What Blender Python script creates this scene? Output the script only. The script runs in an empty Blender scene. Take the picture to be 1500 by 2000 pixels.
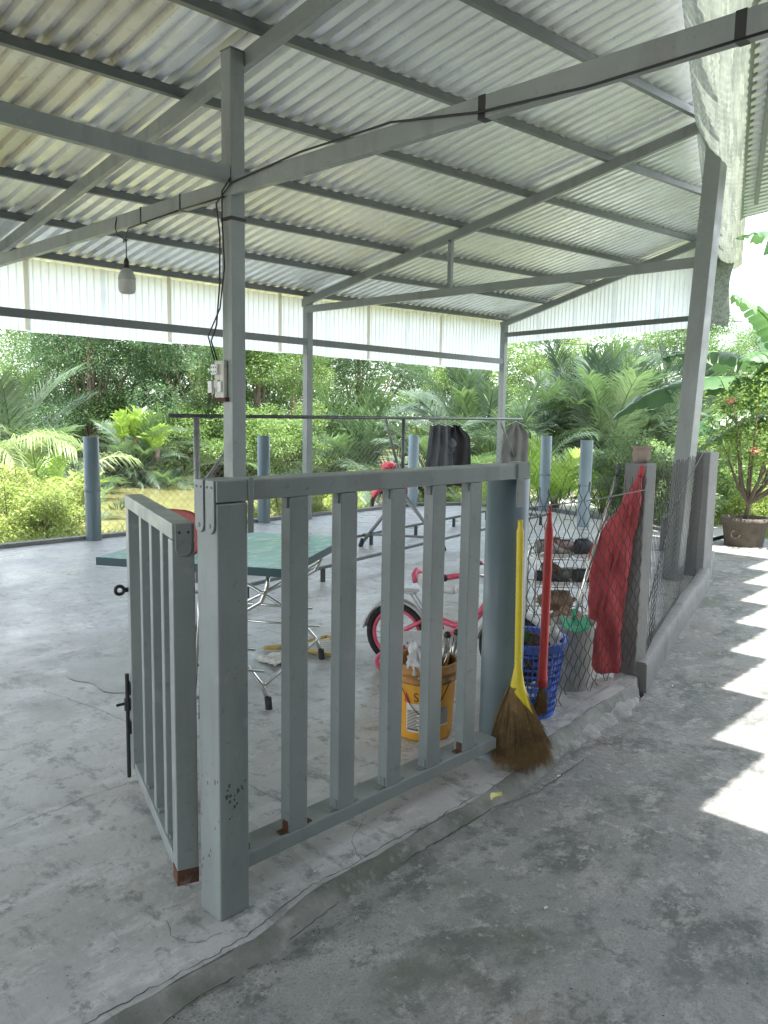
import bpy, math, random
import numpy as np
from mathutils import Vector, Matrix, noise as mnoise

R = math.radians
rnd = random.Random(7)
rng = np.random.default_rng(11)
S = bpy.context.scene
COL = S.collection

# ------------------------------------------------------------------ camera
YAW, PITCH, ROLL, FPX, CAMH = R(44.0), R(7.0), R(-0.95), 1555.0, 1.5
_f = Vector((math.cos(YAW) * math.cos(PITCH), math.sin(YAW) * math.cos(PITCH), -math.sin(PITCH)))
_r0 = Vector((math.sin(YAW), -math.cos(YAW), 0))
_d0 = _f.cross(_r0)
_r = _r0 * math.cos(ROLL) + _d0 * math.sin(ROLL)
_d = -_r0 * math.sin(ROLL) + _d0 * math.cos(ROLL)
cd = bpy.data.cameras.new('camera')
cd.sensor_fit = 'HORIZONTAL'
cd.sensor_width = 36
cd.lens = FPX / 1500 * 36
cd.clip_start = 0.05
cd.clip_end = 600
cam = bpy.data.objects.new('camera', cd)
COL.objects.link(cam)
cam.matrix_world = Matrix(((_r.x, -_d.x, -_f.x, 0), (_r.y, -_d.y, -_f.y, 0), (_r.z, -_d.z, -_f.z, CAMH), (0, 0, 0, 1)))
S.camera = cam


def at(px, depth):
    """ground position (x, y) seen at picture column px, at a given depth along the view"""
    lat = (px - 750) / FPX * depth
    return (depth * math.cos(YAW) + lat * math.sin(YAW), depth * math.sin(YAW) - lat * math.cos(YAW))


# ------------------------------------------------------------------ world and sun
SUN = Vector((-0.0811, -0.354, 1.0)).normalized()
W = bpy.data.worlds.new('World')
S.world = W
W.use_nodes = True
wt = W.node_tree
wt.nodes.clear()
wo = wt.nodes.new('ShaderNodeOutputWorld')
bg = wt.nodes.new('ShaderNodeBackground')
sky = wt.nodes.new('ShaderNodeTexSky')
sky.sky_type = 'NISHITA'
sky.sun_disc = False
sky.sun_elevation = math.asin(SUN.z)
sky.sun_rotation = math.atan2(SUN.x, SUN.y)
sky.air_density = 1.2
sky.dust_density = 2.0
tc = wt.nodes.new('ShaderNodeTexCoord')
cn = wt.nodes.new('ShaderNodeTexNoise')
cn.inputs['Scale'].default_value = 2.6
cn.inputs['Detail'].default_value = 7
cn.inputs['Roughness'].default_value = 0.6
cr = wt.nodes.new('ShaderNodeValToRGB')
cr.color_ramp.elements[0].position = 0.40
cr.color_ramp.elements[1].position = 0.62
mx = wt.nodes.new('ShaderNodeMix')
mx.data_type = 'RGBA'
mx.inputs['B'].default_value = (9.5, 10.0, 10.6, 1)
wt.links.new(tc.outputs['Generated'], cn.inputs['Vector'])
wt.links.new(cn.outputs['Fac'], cr.inputs['Fac'])
wt.links.new(cr.outputs['Color'], mx.inputs['Factor'])
wt.links.new(sky.outputs['Color'], mx.inputs['A'])
wt.links.new(mx.outputs['Result'], bg.inputs['Color'])
bg.inputs['Strength'].default_value = 0.125
wt.links.new(bg.outputs['Background'], wo.inputs['Surface'])

sd = bpy.data.lights.new('sun', 'SUN')
sd.energy = 4.3
sd.angle = R(0.55)
sd.color = (1.0, 0.965, 0.90)
sun = bpy.data.objects.new('sun', sd)
COL.objects.link(sun)
sun.rotation_euler = SUN.to_track_quat('Z', 'Y').to_euler()

S.view_settings.view_transform = 'Standard'
S.view_settings.look = 'None'
S.view_settings.gamma = 1.0
S.view_settings.use_curve_mapping = False
S.view_settings.exposure = 1.95
S.render.engine = 'CYCLES'
S.cycles.use_denoising = True
S.cycles.max_bounces = 10
S.cycles.diffuse_bounces = 6
S.cycles.transparent_max_bounces = 24
S.cycles.sample_clamp_indirect = 8


# ------------------------------------------------------------------ materials
def rgba(c):
    return (c[0], c[1], c[2], 1)


def mat(name, base, rough=0.5, metal=0.0, layers=(), bump=None, spec=0.5, coord='pos', rvar=None, transl=0.0, alpha=None):
    """Principled material; layers = (noise scale, colour, lo, hi, detail, stretch) mixed over the base one after another"""
    m = bpy.data.materials.new(name)
    m.use_nodes = True
    t = m.node_tree
    p = t.nodes['Principled BSDF']
    p.inputs['Roughness'].default_value = rough
    p.inputs['Metallic'].default_value = metal
    p.inputs['Specular IOR Level'].default_value = spec
    if coord == 'pos':
        g = t.nodes.new('ShaderNodeNewGeometry')
        vec = g.outputs['Position']
    else:
        g = t.nodes.new('ShaderNodeTexCoord')
        vec = g.outputs['Object']

    def nz(scale, detail, stretch):
        n = t.nodes.new('ShaderNodeTexNoise')
        n.inputs['Scale'].default_value = scale
        n.inputs['Detail'].default_value = detail
        n.inputs['Roughness'].default_value = 0.62 if detail < 12 else 0.76
        if stretch:
            mp = t.nodes.new('ShaderNodeMapping')
            if len(stretch) > 4:
                mp.vector_type = 'TEXTURE'
            mp.inputs['Scale'].default_value = stretch[:3]
            if len(stretch) > 3:
                mp.inputs['Rotation'].default_value = (0, 0, stretch[3])
            t.links.new(vec, mp.inputs['Vector'])
            t.links.new(mp.outputs['Vector'], n.inputs['Vector'])
        else:
            t.links.new(vec, n.inputs['Vector'])
        return n.outputs['Fac']

    cur = None
    for ly in layers:
        scale, col, lo, hi = ly[:4]
        detail = ly[4] if len(ly) > 4 else 5
        stretch = ly[5] if len(ly) > 5 else None
        mr = t.nodes.new('ShaderNodeMapRange')
        mr.inputs['From Min'].default_value = lo
        mr.inputs['From Max'].default_value = hi
        t.links.new(nz(scale, detail, stretch), mr.inputs['Value'])
        x = t.nodes.new('ShaderNodeMix')
        x.data_type = 'RGBA'
        x.inputs['A'].default_value = rgba(base)
        x.inputs['B'].default_value = rgba(col)
        if cur:
            t.links.new(cur, x.inputs['A'])
        t.links.new(mr.outputs['Result'], x.inputs['Factor'])
        cur = x.outputs['Result']
    if cur:
        t.links.new(cur, p.inputs['Base Color'])
    else:
        p.inputs['Base Color'].default_value = rgba(base)
    if rvar:
        mr = t.nodes.new('ShaderNodeMapRange')
        mr.inputs['From Min'].default_value = 0.35
        mr.inputs['From Max'].default_value = 0.65
        mr.inputs['To Min'].default_value = rvar[1]
        mr.inputs['To Max'].default_value = rvar[2]
        t.links.new(nz(rvar[0], 5, None), mr.inputs['Value'])
        t.links.new(mr.outputs['Result'], p.inputs['Roughness'])
    if bump:
        b = t.nodes.new('ShaderNodeBump')
        b.inputs['Strength'].default_value = bump[1]
        b.inputs['Distance'].default_value = bump[2] if len(bump) > 2 else 0.01
        t.links.new(nz(bump[0], 6, bump[3] if len(bump) > 3 else None), b.inputs['Height'])
        t.links.new(b.outputs['Normal'], p.inputs['Normal'])
    if transl:
        tr = t.nodes.new('ShaderNodeBsdfTranslucent')
        if cur:
            t.links.new(cur, tr.inputs['Color'])
        else:
            tr.inputs['Color'].default_value = rgba(base)
        ms = t.nodes.new('ShaderNodeMixShader')
        ms.inputs[0].default_value = transl
        t.links.new(p.outputs[0], ms.inputs[1])
        t.links.new(tr.outputs[0], ms.inputs[2])
        last = ms.outputs[0]
        if alpha:
            ta = t.nodes.new('ShaderNodeBsdfTransparent')
            ma = t.nodes.new('ShaderNodeMixShader')
            ma.inputs[0].default_value = alpha
            t.links.new(last, ma.inputs[1])
            t.links.new(ta.outputs[0], ma.inputs[2])
            last = ma.outputs[0]
        t.links.new(last, t.nodes['Material Output'].inputs['Surface'])
    return m


def leaf_mat(name, c1, c2, tcol, transl=0.45, rough=0.45, nscale=0.9):
    def soft(c, k):
        q = sum(c) / 3
        return tuple(v * (1 - k) + q * k for v in c)
    c1, c2, tcol = soft(c1, 0.10), soft(c2, 0.12), soft(tcol, 0.20)
    m = bpy.data.materials.new(name)
    m.use_nodes = True
    t = m.node_tree
    p = t.nodes['Principled BSDF']
    p.inputs['Roughness'].default_value = rough
    p.inputs['Specular IOR Level'].default_value = 0.5
    g = t.nodes.new('ShaderNodeNewGeometry')
    n = t.nodes.new('ShaderNodeTexNoise')
    n.inputs['Scale'].default_value = nscale
    n.inputs['Detail'].default_value = 4
    t.links.new(g.outputs['Position'], n.inputs['Vector'])
    a = t.nodes.new('ShaderNodeMath')
    a.operation = 'MULTIPLY_ADD'
    t.links.new(g.outputs['Random Per Island'], a.inputs[0])
    a.inputs[1].default_value = 0.5
    t.links.new(n.outputs['Fac'], a.inputs[2])
    mr = t.nodes.new('ShaderNodeMapRange')
    mr.inputs['From Min'].default_value = 0.42
    mr.inputs['From Max'].default_value = 1.05
    t.links.new(a.outputs[0], mr.inputs['Value'])
    x = t.nodes.new('ShaderNodeMix')
    x.data_type = 'RGBA'
    x.inputs['A'].default_value = rgba([v * 1.5 for v in c1])
    x.inputs['B'].default_value = rgba([v * 1.5 for v in c2])
    t.links.new(mr.outputs['Result'], x.inputs['Factor'])
    t.links.new(x.outputs['Result'], p.inputs['Base Color'])
    tr = t.nodes.new('ShaderNodeBsdfTranslucent')
    y = t.nodes.new('ShaderNodeMix')
    y.data_type = 'RGBA'
    y.inputs['Factor'].default_value = 0.6
    t.links.new(x.outputs['Result'], y.inputs['A'])
    y.inputs['B'].default_value = rgba(tcol)
    t.links.new(y.outputs['Result'], tr.inputs['Color'])
    ms = t.nodes.new('ShaderNodeMixShader')
    ms.inputs[0].default_value = transl
    t.links.new(p.outputs[0], ms.inputs[1])
    t.links.new(tr.outputs[0], ms.inputs[2])
    t.links.new(ms.outputs[0], t.nodes['Material Output'].inputs['Surface'])
    return m


M = {}
M['slab'] = mat('polished concrete', (0.46, 0.455, 0.435), 0.5, layers=[
    (0.55, (0.37, 0.37, 0.358), 0.42, 0.62, 4), (2.2, (0.52, 0.515, 0.495), 0.5, 0.72, 8, (1, 2.2, 1, 0.5)),
    (7.0, (0.30, 0.30, 0.293), 0.57, 0.78, 10), (34, (0.52, 0.51, 0.495), 0.55, 0.8, 6), (1.1, (0.39, 0.355, 0.315), 0.58, 0.78, 7),
    (2.6, (0.54, 0.535, 0.52), 0.52, 0.59, 15, (1, 2.6, 1, 0.62)), (3.4, (0.255, 0.255, 0.248), 0.535, 0.62, 15, (2.2, 1, 1, 0.4)), (9, (0.25, 0.245, 0.235), 0.545, 0.61, 14), (110, (0.22, 0.22, 0.215), 0.60, 0.74, 4)],
    bump=(16, 0.4, 0.008), rvar=(1.6, 0.24, 0.50))
M['path'] = mat('weathered concrete', (0.275, 0.277, 0.264), 0.65, layers=[
    (0.8, (0.21, 0.215, 0.206), 0.40, 0.62, 6), (0.7, (0.285, 0.245, 0.21), 0.54, 0.72, 6),
    (2.1, (0.118, 0.128, 0.116), 0.50, 0.585, 15, (1, 1.6, 1, 0.9)), (3.6, (0.325, 0.321, 0.303), 0.52, 0.585, 15, (1, 1.9, 1, 0.7)),
    (1.2, (0.13, 0.15, 0.118), 0.545, 0.66, 14), (8, (0.15, 0.155, 0.149), 0.545, 0.60, 15), (12, (0.37, 0.365, 0.345), 0.55, 0.61, 14), (130, (0.14, 0.14, 0.137), 0.54, 0.70, 4), (70, (0.42, 0.415, 0.40), 0.65, 0.72, 4)],
    bump=(30, 0.7, 0.012), rvar=(3.0, 0.40, 0.75))
M['lane'] = mat('pale sunlit concrete', (0.44, 0.43, 0.40), 0.6, layers=[(0.9, (0.36, 0.35, 0.32), 0.42, 0.62, 8), (5, (0.30, 0.29, 0.27), 0.55, 0.68, 14)], bump=(20, 0.4, 0.008))
M['ramp'] = mat('mossy mortar', (0.25, 0.25, 0.23), 0.75, layers=[
    (3.0, (0.12, 0.135, 0.105), 0.42, 0.60, 7), (14, (0.33, 0.32, 0.30), 0.55, 0.72, 6), (60, (0.10, 0.10, 0.09), 0.62, 0.75, 4)],
    bump=(30, 0.7, 0.01))
M['mortar'] = mat('pale mortar', (0.30, 0.295, 0.278), 0.8, layers=[
    (6, (0.19, 0.19, 0.178), 0.48, 0.66, 7), (40, (0.5, 0.49, 0.47), 0.55, 0.75, 4)], bump=(24, 0.8, 0.015))
M['palecement'] = mat('pale smooth cement', (0.47, 0.47, 0.455), 0.45, layers=[(5, (0.36, 0.36, 0.35), 0.45, 0.65, 9), (40, (0.54, 0.535, 0.52), 0.55, 0.75, 5)], bump=(18, 0.3, 0.006))
M['render'] = mat('grey cement render', (0.205, 0.207, 0.20), 0.75, layers=[
    (3.5, (0.16, 0.165, 0.158), 0.45, 0.65, 8), (18, (0.27, 0.263, 0.248), 0.56, 0.74, 8), (2.0, (0.115, 0.12, 0.10), 0.58, 0.75, 7)],
    bump=(45, 0.5, 0.006))
M['housewall'] = mat('aged house render', (0.22, 0.24, 0.235), 0.8, layers=[(1.2, (0.17, 0.18, 0.175), 0.45, 0.65, 6)], bump=(30, 0.3, 0.01))
M['crack'] = mat('crack shadow', (0.07, 0.068, 0.062), 0.95)
M['steel'] = mat('grey green painted steel', (0.235, 0.26, 0.25), 0.38, layers=[
    (1.7, (0.275, 0.298, 0.288), 0.42, 0.65, 4), (5, (0.19, 0.205, 0.195), 0.52, 0.72, 8, (1, 1, 0.18)), (28, (0.17, 0.185, 0.178), 0.60, 0.76, 8),
    (11, (0.30, 0.315, 0.30), 0.60, 0.74, 10), (85, (0.07, 0.07, 0.068), 0.68, 0.72, 6), (19, (0.15, 0.085, 0.055), 0.70, 0.745, 10), (170, (0.36, 0.37, 0.36), 0.68, 0.75, 3)],
    bump=(45, 0.18, 0.002, (1, 1, 0.12)), rvar=(6, 0.28, 0.52))
M['purlin'] = mat('dark grey painted purlin', (0.125, 0.142, 0.14), 0.42, layers=[(3, (0.155, 0.172, 0.168), 0.45, 0.65, 5), (24, (0.10, 0.105, 0.10), 0.60, 0.75, 7), (9, (0.20, 0.19, 0.17), 0.66, 0.78, 6)], bump=(40, 0.14, 0.002))  # same steel paint, with the shade under the roof put into the colour
M['steel2'] = mat('sun faded grey painted steel', (0.205, 0.228, 0.222), 0.42, layers=[
    (2.5, (0.24, 0.262, 0.255), 0.45, 0.65, 4), (16, (0.16, 0.175, 0.17), 0.58, 0.76, 8), (70, (0.07, 0.07, 0.068), 0.69, 0.74, 5)], bump=(40, 0.14, 0.002))
M['steelbare'] = mat('bare dark steel', (0.07, 0.075, 0.075), 0.6)
M['rust'] = mat('rusty steel', (0.13, 0.055, 0.03), 0.85, 0.2, layers=[(40, (0.06, 0.035, 0.025), 0.45, 0.65, 6), (15, (0.26, 0.20, 0.16), 0.6, 0.75, 4)], bump=(80, 0.6, 0.003))
M['tin'] = mat('galvanised corrugated sheet', (0.87, 0.885, 0.90), 0.36, 0.85, layers=[
    (1.3, (0.80, 0.81, 0.82), 0.42, 0.62, 5), (24, (0.70, 0.705, 0.70), 0.58, 0.75, 5, (1, 0.12, 1)), (9, (0.58, 0.57, 0.55), 0.62, 0.8, 9), (2.3, (0.56, 0.51, 0.44), 0.62, 0.80, 9, (1, 0.2, 1)), (60, (0.45, 0.44, 0.42), 0.64, 0.74, 4)],
    bump=(50, 0.06, 0.002), rvar=(8, 0.34, 0.52))
M['tin2'] = mat('beige aged corrugated sheet', (0.78, 0.76, 0.71), 0.42, 0.75, layers=[
    (2.2, (0.66, 0.635, 0.57), 0.42, 0.62, 6), (16, (0.52, 0.49, 0.43), 0.58, 0.75, 7), (60, (0.30, 0.29, 0.26), 0.66, 0.78, 4)], bump=(50, 0.06, 0.002))
M['poly'] = mat('white translucent sheet', (0.90, 0.93, 0.985), 0.35, layers=[
    (1.6, (0.83, 0.86, 0.90), 0.45, 0.65, 5), (14, (0.70, 0.71, 0.68), 0.58, 0.8, 6, (1, 1, 0.1)), (70, (0.45, 0.45, 0.42), 0.70, 0.78, 3)], transl=0.80)
M['polystrip'] = mat('beige translucent strip', (0.86, 0.83, 0.74), 0.4, transl=0.8)
M['vinyl'] = mat('milky plastic film', (0.235, 0.26, 0.215), 0.25, layers=[
    (9, (0.15, 0.172, 0.145), 0.42, 0.60, 6, (9, 0.4, 0.4, 0.363, 'T')), (22, (0.31, 0.335, 0.275), 0.52, 0.66, 5, (14, 0.5, 0.5, 0.363, 'T')), (3, (0.17, 0.19, 0.155), 0.55, 0.72, 8)], transl=0.40,
    bump=(9, 0.12, 0.02, (12, 0.4, 0.4, 0.363, 'T')))
M['pvc'] = mat('blue grey plastic pipe', (0.115, 0.16, 0.175), 0.34, layers=[
    (3, (0.135, 0.18, 0.193), 0.45, 0.65, 4), (30, (0.17, 0.21, 0.22), 0.62, 0.8, 6, (1, 1, 0.15))], rvar=(5, 0.3, 0.45))
M['pvc2'] = mat('pale blue plastic pipe', (0.22, 0.285, 0.325), 0.42, layers=[(4, (0.26, 0.33, 0.36), 0.45, 0.7, 4), (20, (0.24, 0.28, 0.30), 0.62, 0.8, 5)])
M['wire'] = mat('dull galvanised wire', (0.075, 0.078, 0.075), 0.55, 0.3, layers=[(6, (0.08, 0.075, 0.07), 0.5, 0.65, 4)])
M['wire2'] = mat('rust tinted wire', (0.20, 0.19, 0.14), 0.6, 0.3)
M['black'] = mat('black plastic', (0.018, 0.018, 0.019), 0.45)
M['rubber'] = mat('black rubber', (0.022, 0.022, 0.022), 0.75, layers=[(40, (0.06, 0.058, 0.055), 0.55, 0.75, 5)])
M['chrome'] = mat('chromed tube', (0.62, 0.61, 0.58), 0.22, 1.0, layers=[(30, (0.40, 0.37, 0.33), 0.58, 0.75, 5)])
M['dark_metal'] = mat('dark grey tube', (0.10, 0.105, 0.105), 0.42, 0.4, layers=[(14, (0.16, 0.16, 0.155), 0.5, 0.7, 5)])
M['grey_metal'] = mat('dusty grey tube', (0.24, 0.245, 0.24), 0.5, 0.3, layers=[(14, (0.17, 0.165, 0.155), 0.5, 0.7, 5)])
M['teal'] = mat('teal glossy laminate', (0.22, 0.53, 0.57), 0.2, layers=[(3, (0.30, 0.60, 0.64), 0.45, 0.65, 4), (7, (0.62, 0.76, 0.78), 0.51, 0.60, 12, (1, 2.5, 1, 0.5))], rvar=(5, 0.14, 0.26), spec=1.0)  # pale streaks paint in bright reflections on the table top
M['teal_edge'] = mat('dark teal edging', (0.004, 0.045, 0.052), 0.35)
M['red'] = mat('worn red vinyl', (0.33, 0.045, 0.04), 0.4, layers=[(9, (0.24, 0.03, 0.03), 0.45, 0.65, 4)])
M['redcloth'] = mat('faded red cloth', (0.56, 0.085, 0.095), 0.8, layers=[
    (7, (0.44, 0.06, 0.07), 0.42, 0.62, 5), (26, (0.50, 0.15, 0.14), 0.58, 0.75, 6), (12, (0.22, 0.05, 0.04), 0.66, 0.8, 6)], bump=(160, 0.5, 0.002), transl=0.12)
M['redplastic'] = mat('red plastic', (0.55, 0.05, 0.045), 0.38, layers=[(20, (0.42, 0.035, 0.035), 0.5, 0.7, 4)])
M['pink'] = mat('pink red paint', (0.72, 0.11, 0.18), 0.28, layers=[(25, (0.5, 0.10, 0.14), 0.55, 0.75, 5)])
M['white'] = mat('white plastic', (0.72, 0.72, 0.70), 0.4, layers=[(12, (0.58, 0.57, 0.54), 0.52, 0.72, 5)])
M['silver'] = mat('dusty silver plastic', (0.46, 0.46, 0.45), 0.4, 0.2, layers=[(14, (0.34, 0.34, 0.33), 0.52, 0.72, 5)])
M['bag'] = mat('crumpled white plastic bag', (0.78, 0.77, 0.76), 0.35, transl=0.25, bump=(30, 0.6, 0.01))
M['yellow'] = mat('yellow plastic', (0.72, 0.56, 0.035), 0.36, layers=[(14, (0.58, 0.43, 0.03), 0.55, 0.75, 5)])
M['bucket'] = mat('orange yellow bucket plastic', (0.72, 0.34, 0.03), 0.42, layers=[
    (5, (0.60, 0.27, 0.03), 0.48, 0.68, 6), (16, (0.40, 0.20, 0.06), 0.60, 0.76, 7), (40, (0.50, 0.36, 0.20), 0.66, 0.8, 5)])
M['bucketdark'] = mat('grimy brown bucket rim', (0.42, 0.19, 0.04), 0.6, layers=[(14, (0.20, 0.11, 0.05), 0.48, 0.66, 7), (5, (0.55, 0.27, 0.05), 0.55, 0.7, 4)])
M['print_dark'] = mat('dark print', (0.06, 0.05, 0.04), 0.6)
M['print_red'] = mat('red print', (0.55, 0.06, 0.03), 0.5)
M['paper'] = mat('dirty white label', (0.68, 0.65, 0.58), 0.6, layers=[(12, (0.48, 0.40, 0.30), 0.5, 0.7, 6)])
M['greypaint'] = mat('dried grey paint smear', (0.30, 0.29, 0.26), 0.7, layers=[(10, (0.18, 0.16, 0.13), 0.5, 0.68, 6)])
M['basket'] = mat('blue plastic basket', (0.07, 0.16, 0.62), 0.36, layers=[(14, (0.05, 0.10, 0.36), 0.5, 0.7, 5)])
M['straw'] = mat('brown broom straw', (0.20, 0.125, 0.05), 0.8, layers=[(9, (0.12, 0.072, 0.03), 0.42, 0.62, 5), (60, (0.28, 0.19, 0.09), 0.55, 0.75, 3)])
M['straw2'] = mat('yellow straw', (0.52, 0.36, 0.09), 0.8, layers=[(20, (0.38, 0.25, 0.07), 0.45, 0.65, 5)])
M['soil'] = mat('dark soil', (0.055, 0.04, 0.03), 0.95, layers=[(20, (0.12, 0.09, 0.06), 0.55, 0.75, 6)], bump=(30, 1, 0.02))
M['greenplastic'] = mat('green plastic', (0.03, 0.36, 0.20), 0.4)
M['greengrass'] = mat('bright green bristle', (0.07, 0.42, 0.06), 0.5)
M['bin'] = mat('mortar stained grey plastic', (0.42, 0.415, 0.39), 0.8, layers=[(9, (0.30, 0.293, 0.27), 0.45, 0.65, 7), (30, (0.40, 0.385, 0.36), 0.58, 0.75, 6)], bump=(40, 0.5, 0.006))
M['sack'] = mat('brown sacking', (0.26, 0.17, 0.11), 0.9, layers=[(18, (0.17, 0.11, 0.075), 0.45, 0.65, 6)], bump=(70, 0.8, 0.01))
M['shoe_pink'] = mat('dusty pink shoe fabric', (0.34, 0.24, 0.23), 0.8, layers=[(26, (0.24, 0.17, 0.17), 0.48, 0.66, 5)])
M['shoe_grey'] = mat('grey shoe leather', (0.25, 0.235, 0.215), 0.65, layers=[(26, (0.16, 0.15, 0.14), 0.48, 0.66, 5)])
M['shoe_black'] = mat('black shoe fabric', (0.03, 0.032, 0.036), 0.7)
M['sole'] = mat('off white sole', (0.55, 0.53, 0.49), 0.7)
M['cloth_dark'] = mat('charcoal cloth', (0.022, 0.022, 0.024), 0.9, layers=[(10, (0.035, 0.034, 0.034), 0.5, 0.7, 4)], bump=(60, 0.4, 0.004))
M['cloth_grey'] = mat('grey cloth', (0.22, 0.215, 0.20), 0.9, layers=[(12, (0.20, 0.195, 0.18), 0.5, 0.7, 4)], bump=(60, 0.4, 0.004))
M['cloth_mid'] = mat('washed grey cap cloth', (0.10, 0.105, 0.115), 0.9)
M['motor_red'] = mat('red motorbike fairing', (0.55, 0.02, 0.045), 0.2)
M['clay'] = mat('weathered clay pot', (0.30, 0.23, 0.19), 0.85, layers=[(14, (0.42, 0.36, 0.31), 0.5, 0.7, 6), (7, (0.17, 0.14, 0.11), 0.58, 0.75, 5)], bump=(40, 0.5, 0.006))
M['potcement'] = mat('brown cement pot', (0.115, 0.095, 0.075), 0.9, layers=[(9, (0.075, 0.07, 0.055), 0.45, 0.65, 6), (30, (0.19, 0.17, 0.14), 0.6, 0.75, 5)], bump=(30, 0.7, 0.01))
M['bulbglass'] = mat('frosted bulb', (0.62, 0.62, 0.59), 0.35, transl=0.35)
M['bulbbody'] = mat('pale grey bulb body', (0.38, 0.385, 0.375), 0.4)
M['socket_box'] = mat('yellowed switch plastic', (0.52, 0.50, 0.44), 0.45, layers=[(20, (0.36, 0.34, 0.29), 0.52, 0.7, 5)])
M['bark'] = mat('brown bark', (0.12, 0.09, 0.065), 0.9, layers=[(12, (0.20, 0.165, 0.13), 0.5, 0.7, 6, (1, 1, 0.25))], bump=(24, 0.8, 0.02))
M['soilground'] = mat('grassy soil', (0.13, 0.12, 0.055), 0.95, layers=[
    (0.8, (0.09, 0.12, 0.035), 0.42, 0.6, 6), (6, (0.20, 0.16, 0.09), 0.55, 0.72, 6), (25, (0.06, 0.075, 0.025), 0.55, 0.72, 5)], bump=(8, 0.8, 0.04))
M['water'] = mat('murky olive water', (0.215, 0.20, 0.085), 0.09, layers=[(0.5, (0.17, 0.165, 0.065), 0.42, 0.6, 5, (1, 2.2, 1)), (6, (0.25, 0.235, 0.10), 0.56, 0.75, 5)], bump=(5, 0.06, 0.02), spec=0.35)
M['litter'] = mat('dry leaf litter', (0.28, 0.19, 0.11), 0.9, layers=[(20, (0.18, 0.12, 0.07), 0.45, 0.65, 4)])

LM = {}
LM['tree'] = leaf_mat('tree foliage', (0.055, 0.105, 0.04), (0.135, 0.215, 0.065), (0.16, 0.30, 0.04))
LM['treedark'] = leaf_mat('dark tree foliage', (0.04, 0.08, 0.04), (0.09, 0.16, 0.07), (0.10, 0.22, 0.05))
LM['treelight'] = leaf_mat('light tree foliage', (0.07, 0.125, 0.035), (0.16, 0.25, 0.065), (0.2, 0.34, 0.045))
LM['weed'] = leaf_mat('weed foliage', (0.13, 0.20, 0.035), (0.27, 0.33, 0.07), (0.34, 0.45, 0.05), nscale=2)
LM['weedyellow'] = leaf_mat('yellow green weed foliage', (0.15, 0.20, 0.045), (0.30, 0.33, 0.09), (0.34, 0.42, 0.06), nscale=2)
LM['fern'] = leaf_mat('mangrove fern frond', (0.15, 0.25, 0.03), (0.30, 0.42, 0.06), (0.36, 0.52, 0.04), nscale=1.5)
LM['nipa'] = leaf_mat('palm frond', (0.045, 0.085, 0.038), (0.12, 0.19, 0.075), (0.13, 0.25, 0.045), transl=0.4, rough=0.30, nscale=0.7)
LM['nipadark'] = leaf_mat('dark palm frond', (0.03, 0.055, 0.035), (0.085, 0.13, 0.075), (0.07, 0.14, 0.04), transl=0.3, rough=0.27, nscale=0.7)
LM['coco'] = leaf_mat('young coconut frond', (0.15, 0.26, 0.03), (0.29, 0.42, 0.07), (0.36, 0.55, 0.04), rough=0.36, nscale=1.2)
LM['cocopale'] = leaf_mat('pale coconut frond', (0.12, 0.17, 0.06), (0.26, 0.32, 0.14), (0.22, 0.34, 0.08), rough=0.34, nscale=1.2)
LM['dryfrond'] = leaf_mat('dry frond', (0.20, 0.15, 0.085), (0.36, 0.30, 0.19), (0.3, 0.22, 0.1), 0.25)
LM['banana'] = leaf_mat('banana leaf', (0.045, 0.115, 0.045), (0.10, 0.18, 0.075), (0.11, 0.26, 0.04), 0.34, 0.28, 1.2)
LM['flowerbush'] = leaf_mat('ixora foliage', (0.08, 0.15, 0.03), (0.20, 0.29, 0.055), (0.24, 0.38, 0.04), nscale=2.5)
LM['greybush'] = leaf_mat('grey green shrub foliage', (0.08, 0.14, 0.055), (0.18, 0.26, 0.11), (0.2, 0.32, 0.07), nscale=2.5)
LM['flower'] = leaf_mat('coral flower petals', (0.55, 0.09, 0.08), (0.72, 0.20, 0.17), (0.65, 0.12, 0.08), 0.3)
LM['pinkflower'] = leaf_mat('pink flower petals', (0.6, 0.06, 0.16), (0.75, 0.16, 0.26), (0.7, 0.1, 0.2), 0.3)
LM['grass'] = leaf_mat('grass blades', (0.12, 0.18, 0.035), (0.27, 0.32, 0.08), (0.32, 0.42, 0.06), nscale=1.5)
LM['fallen'] = leaf_mat('yellow fallen leaf', (0.42, 0.42, 0.08), (0.55, 0.5, 0.15), (0.4, 0.4, 0.1), 0.2)


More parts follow.
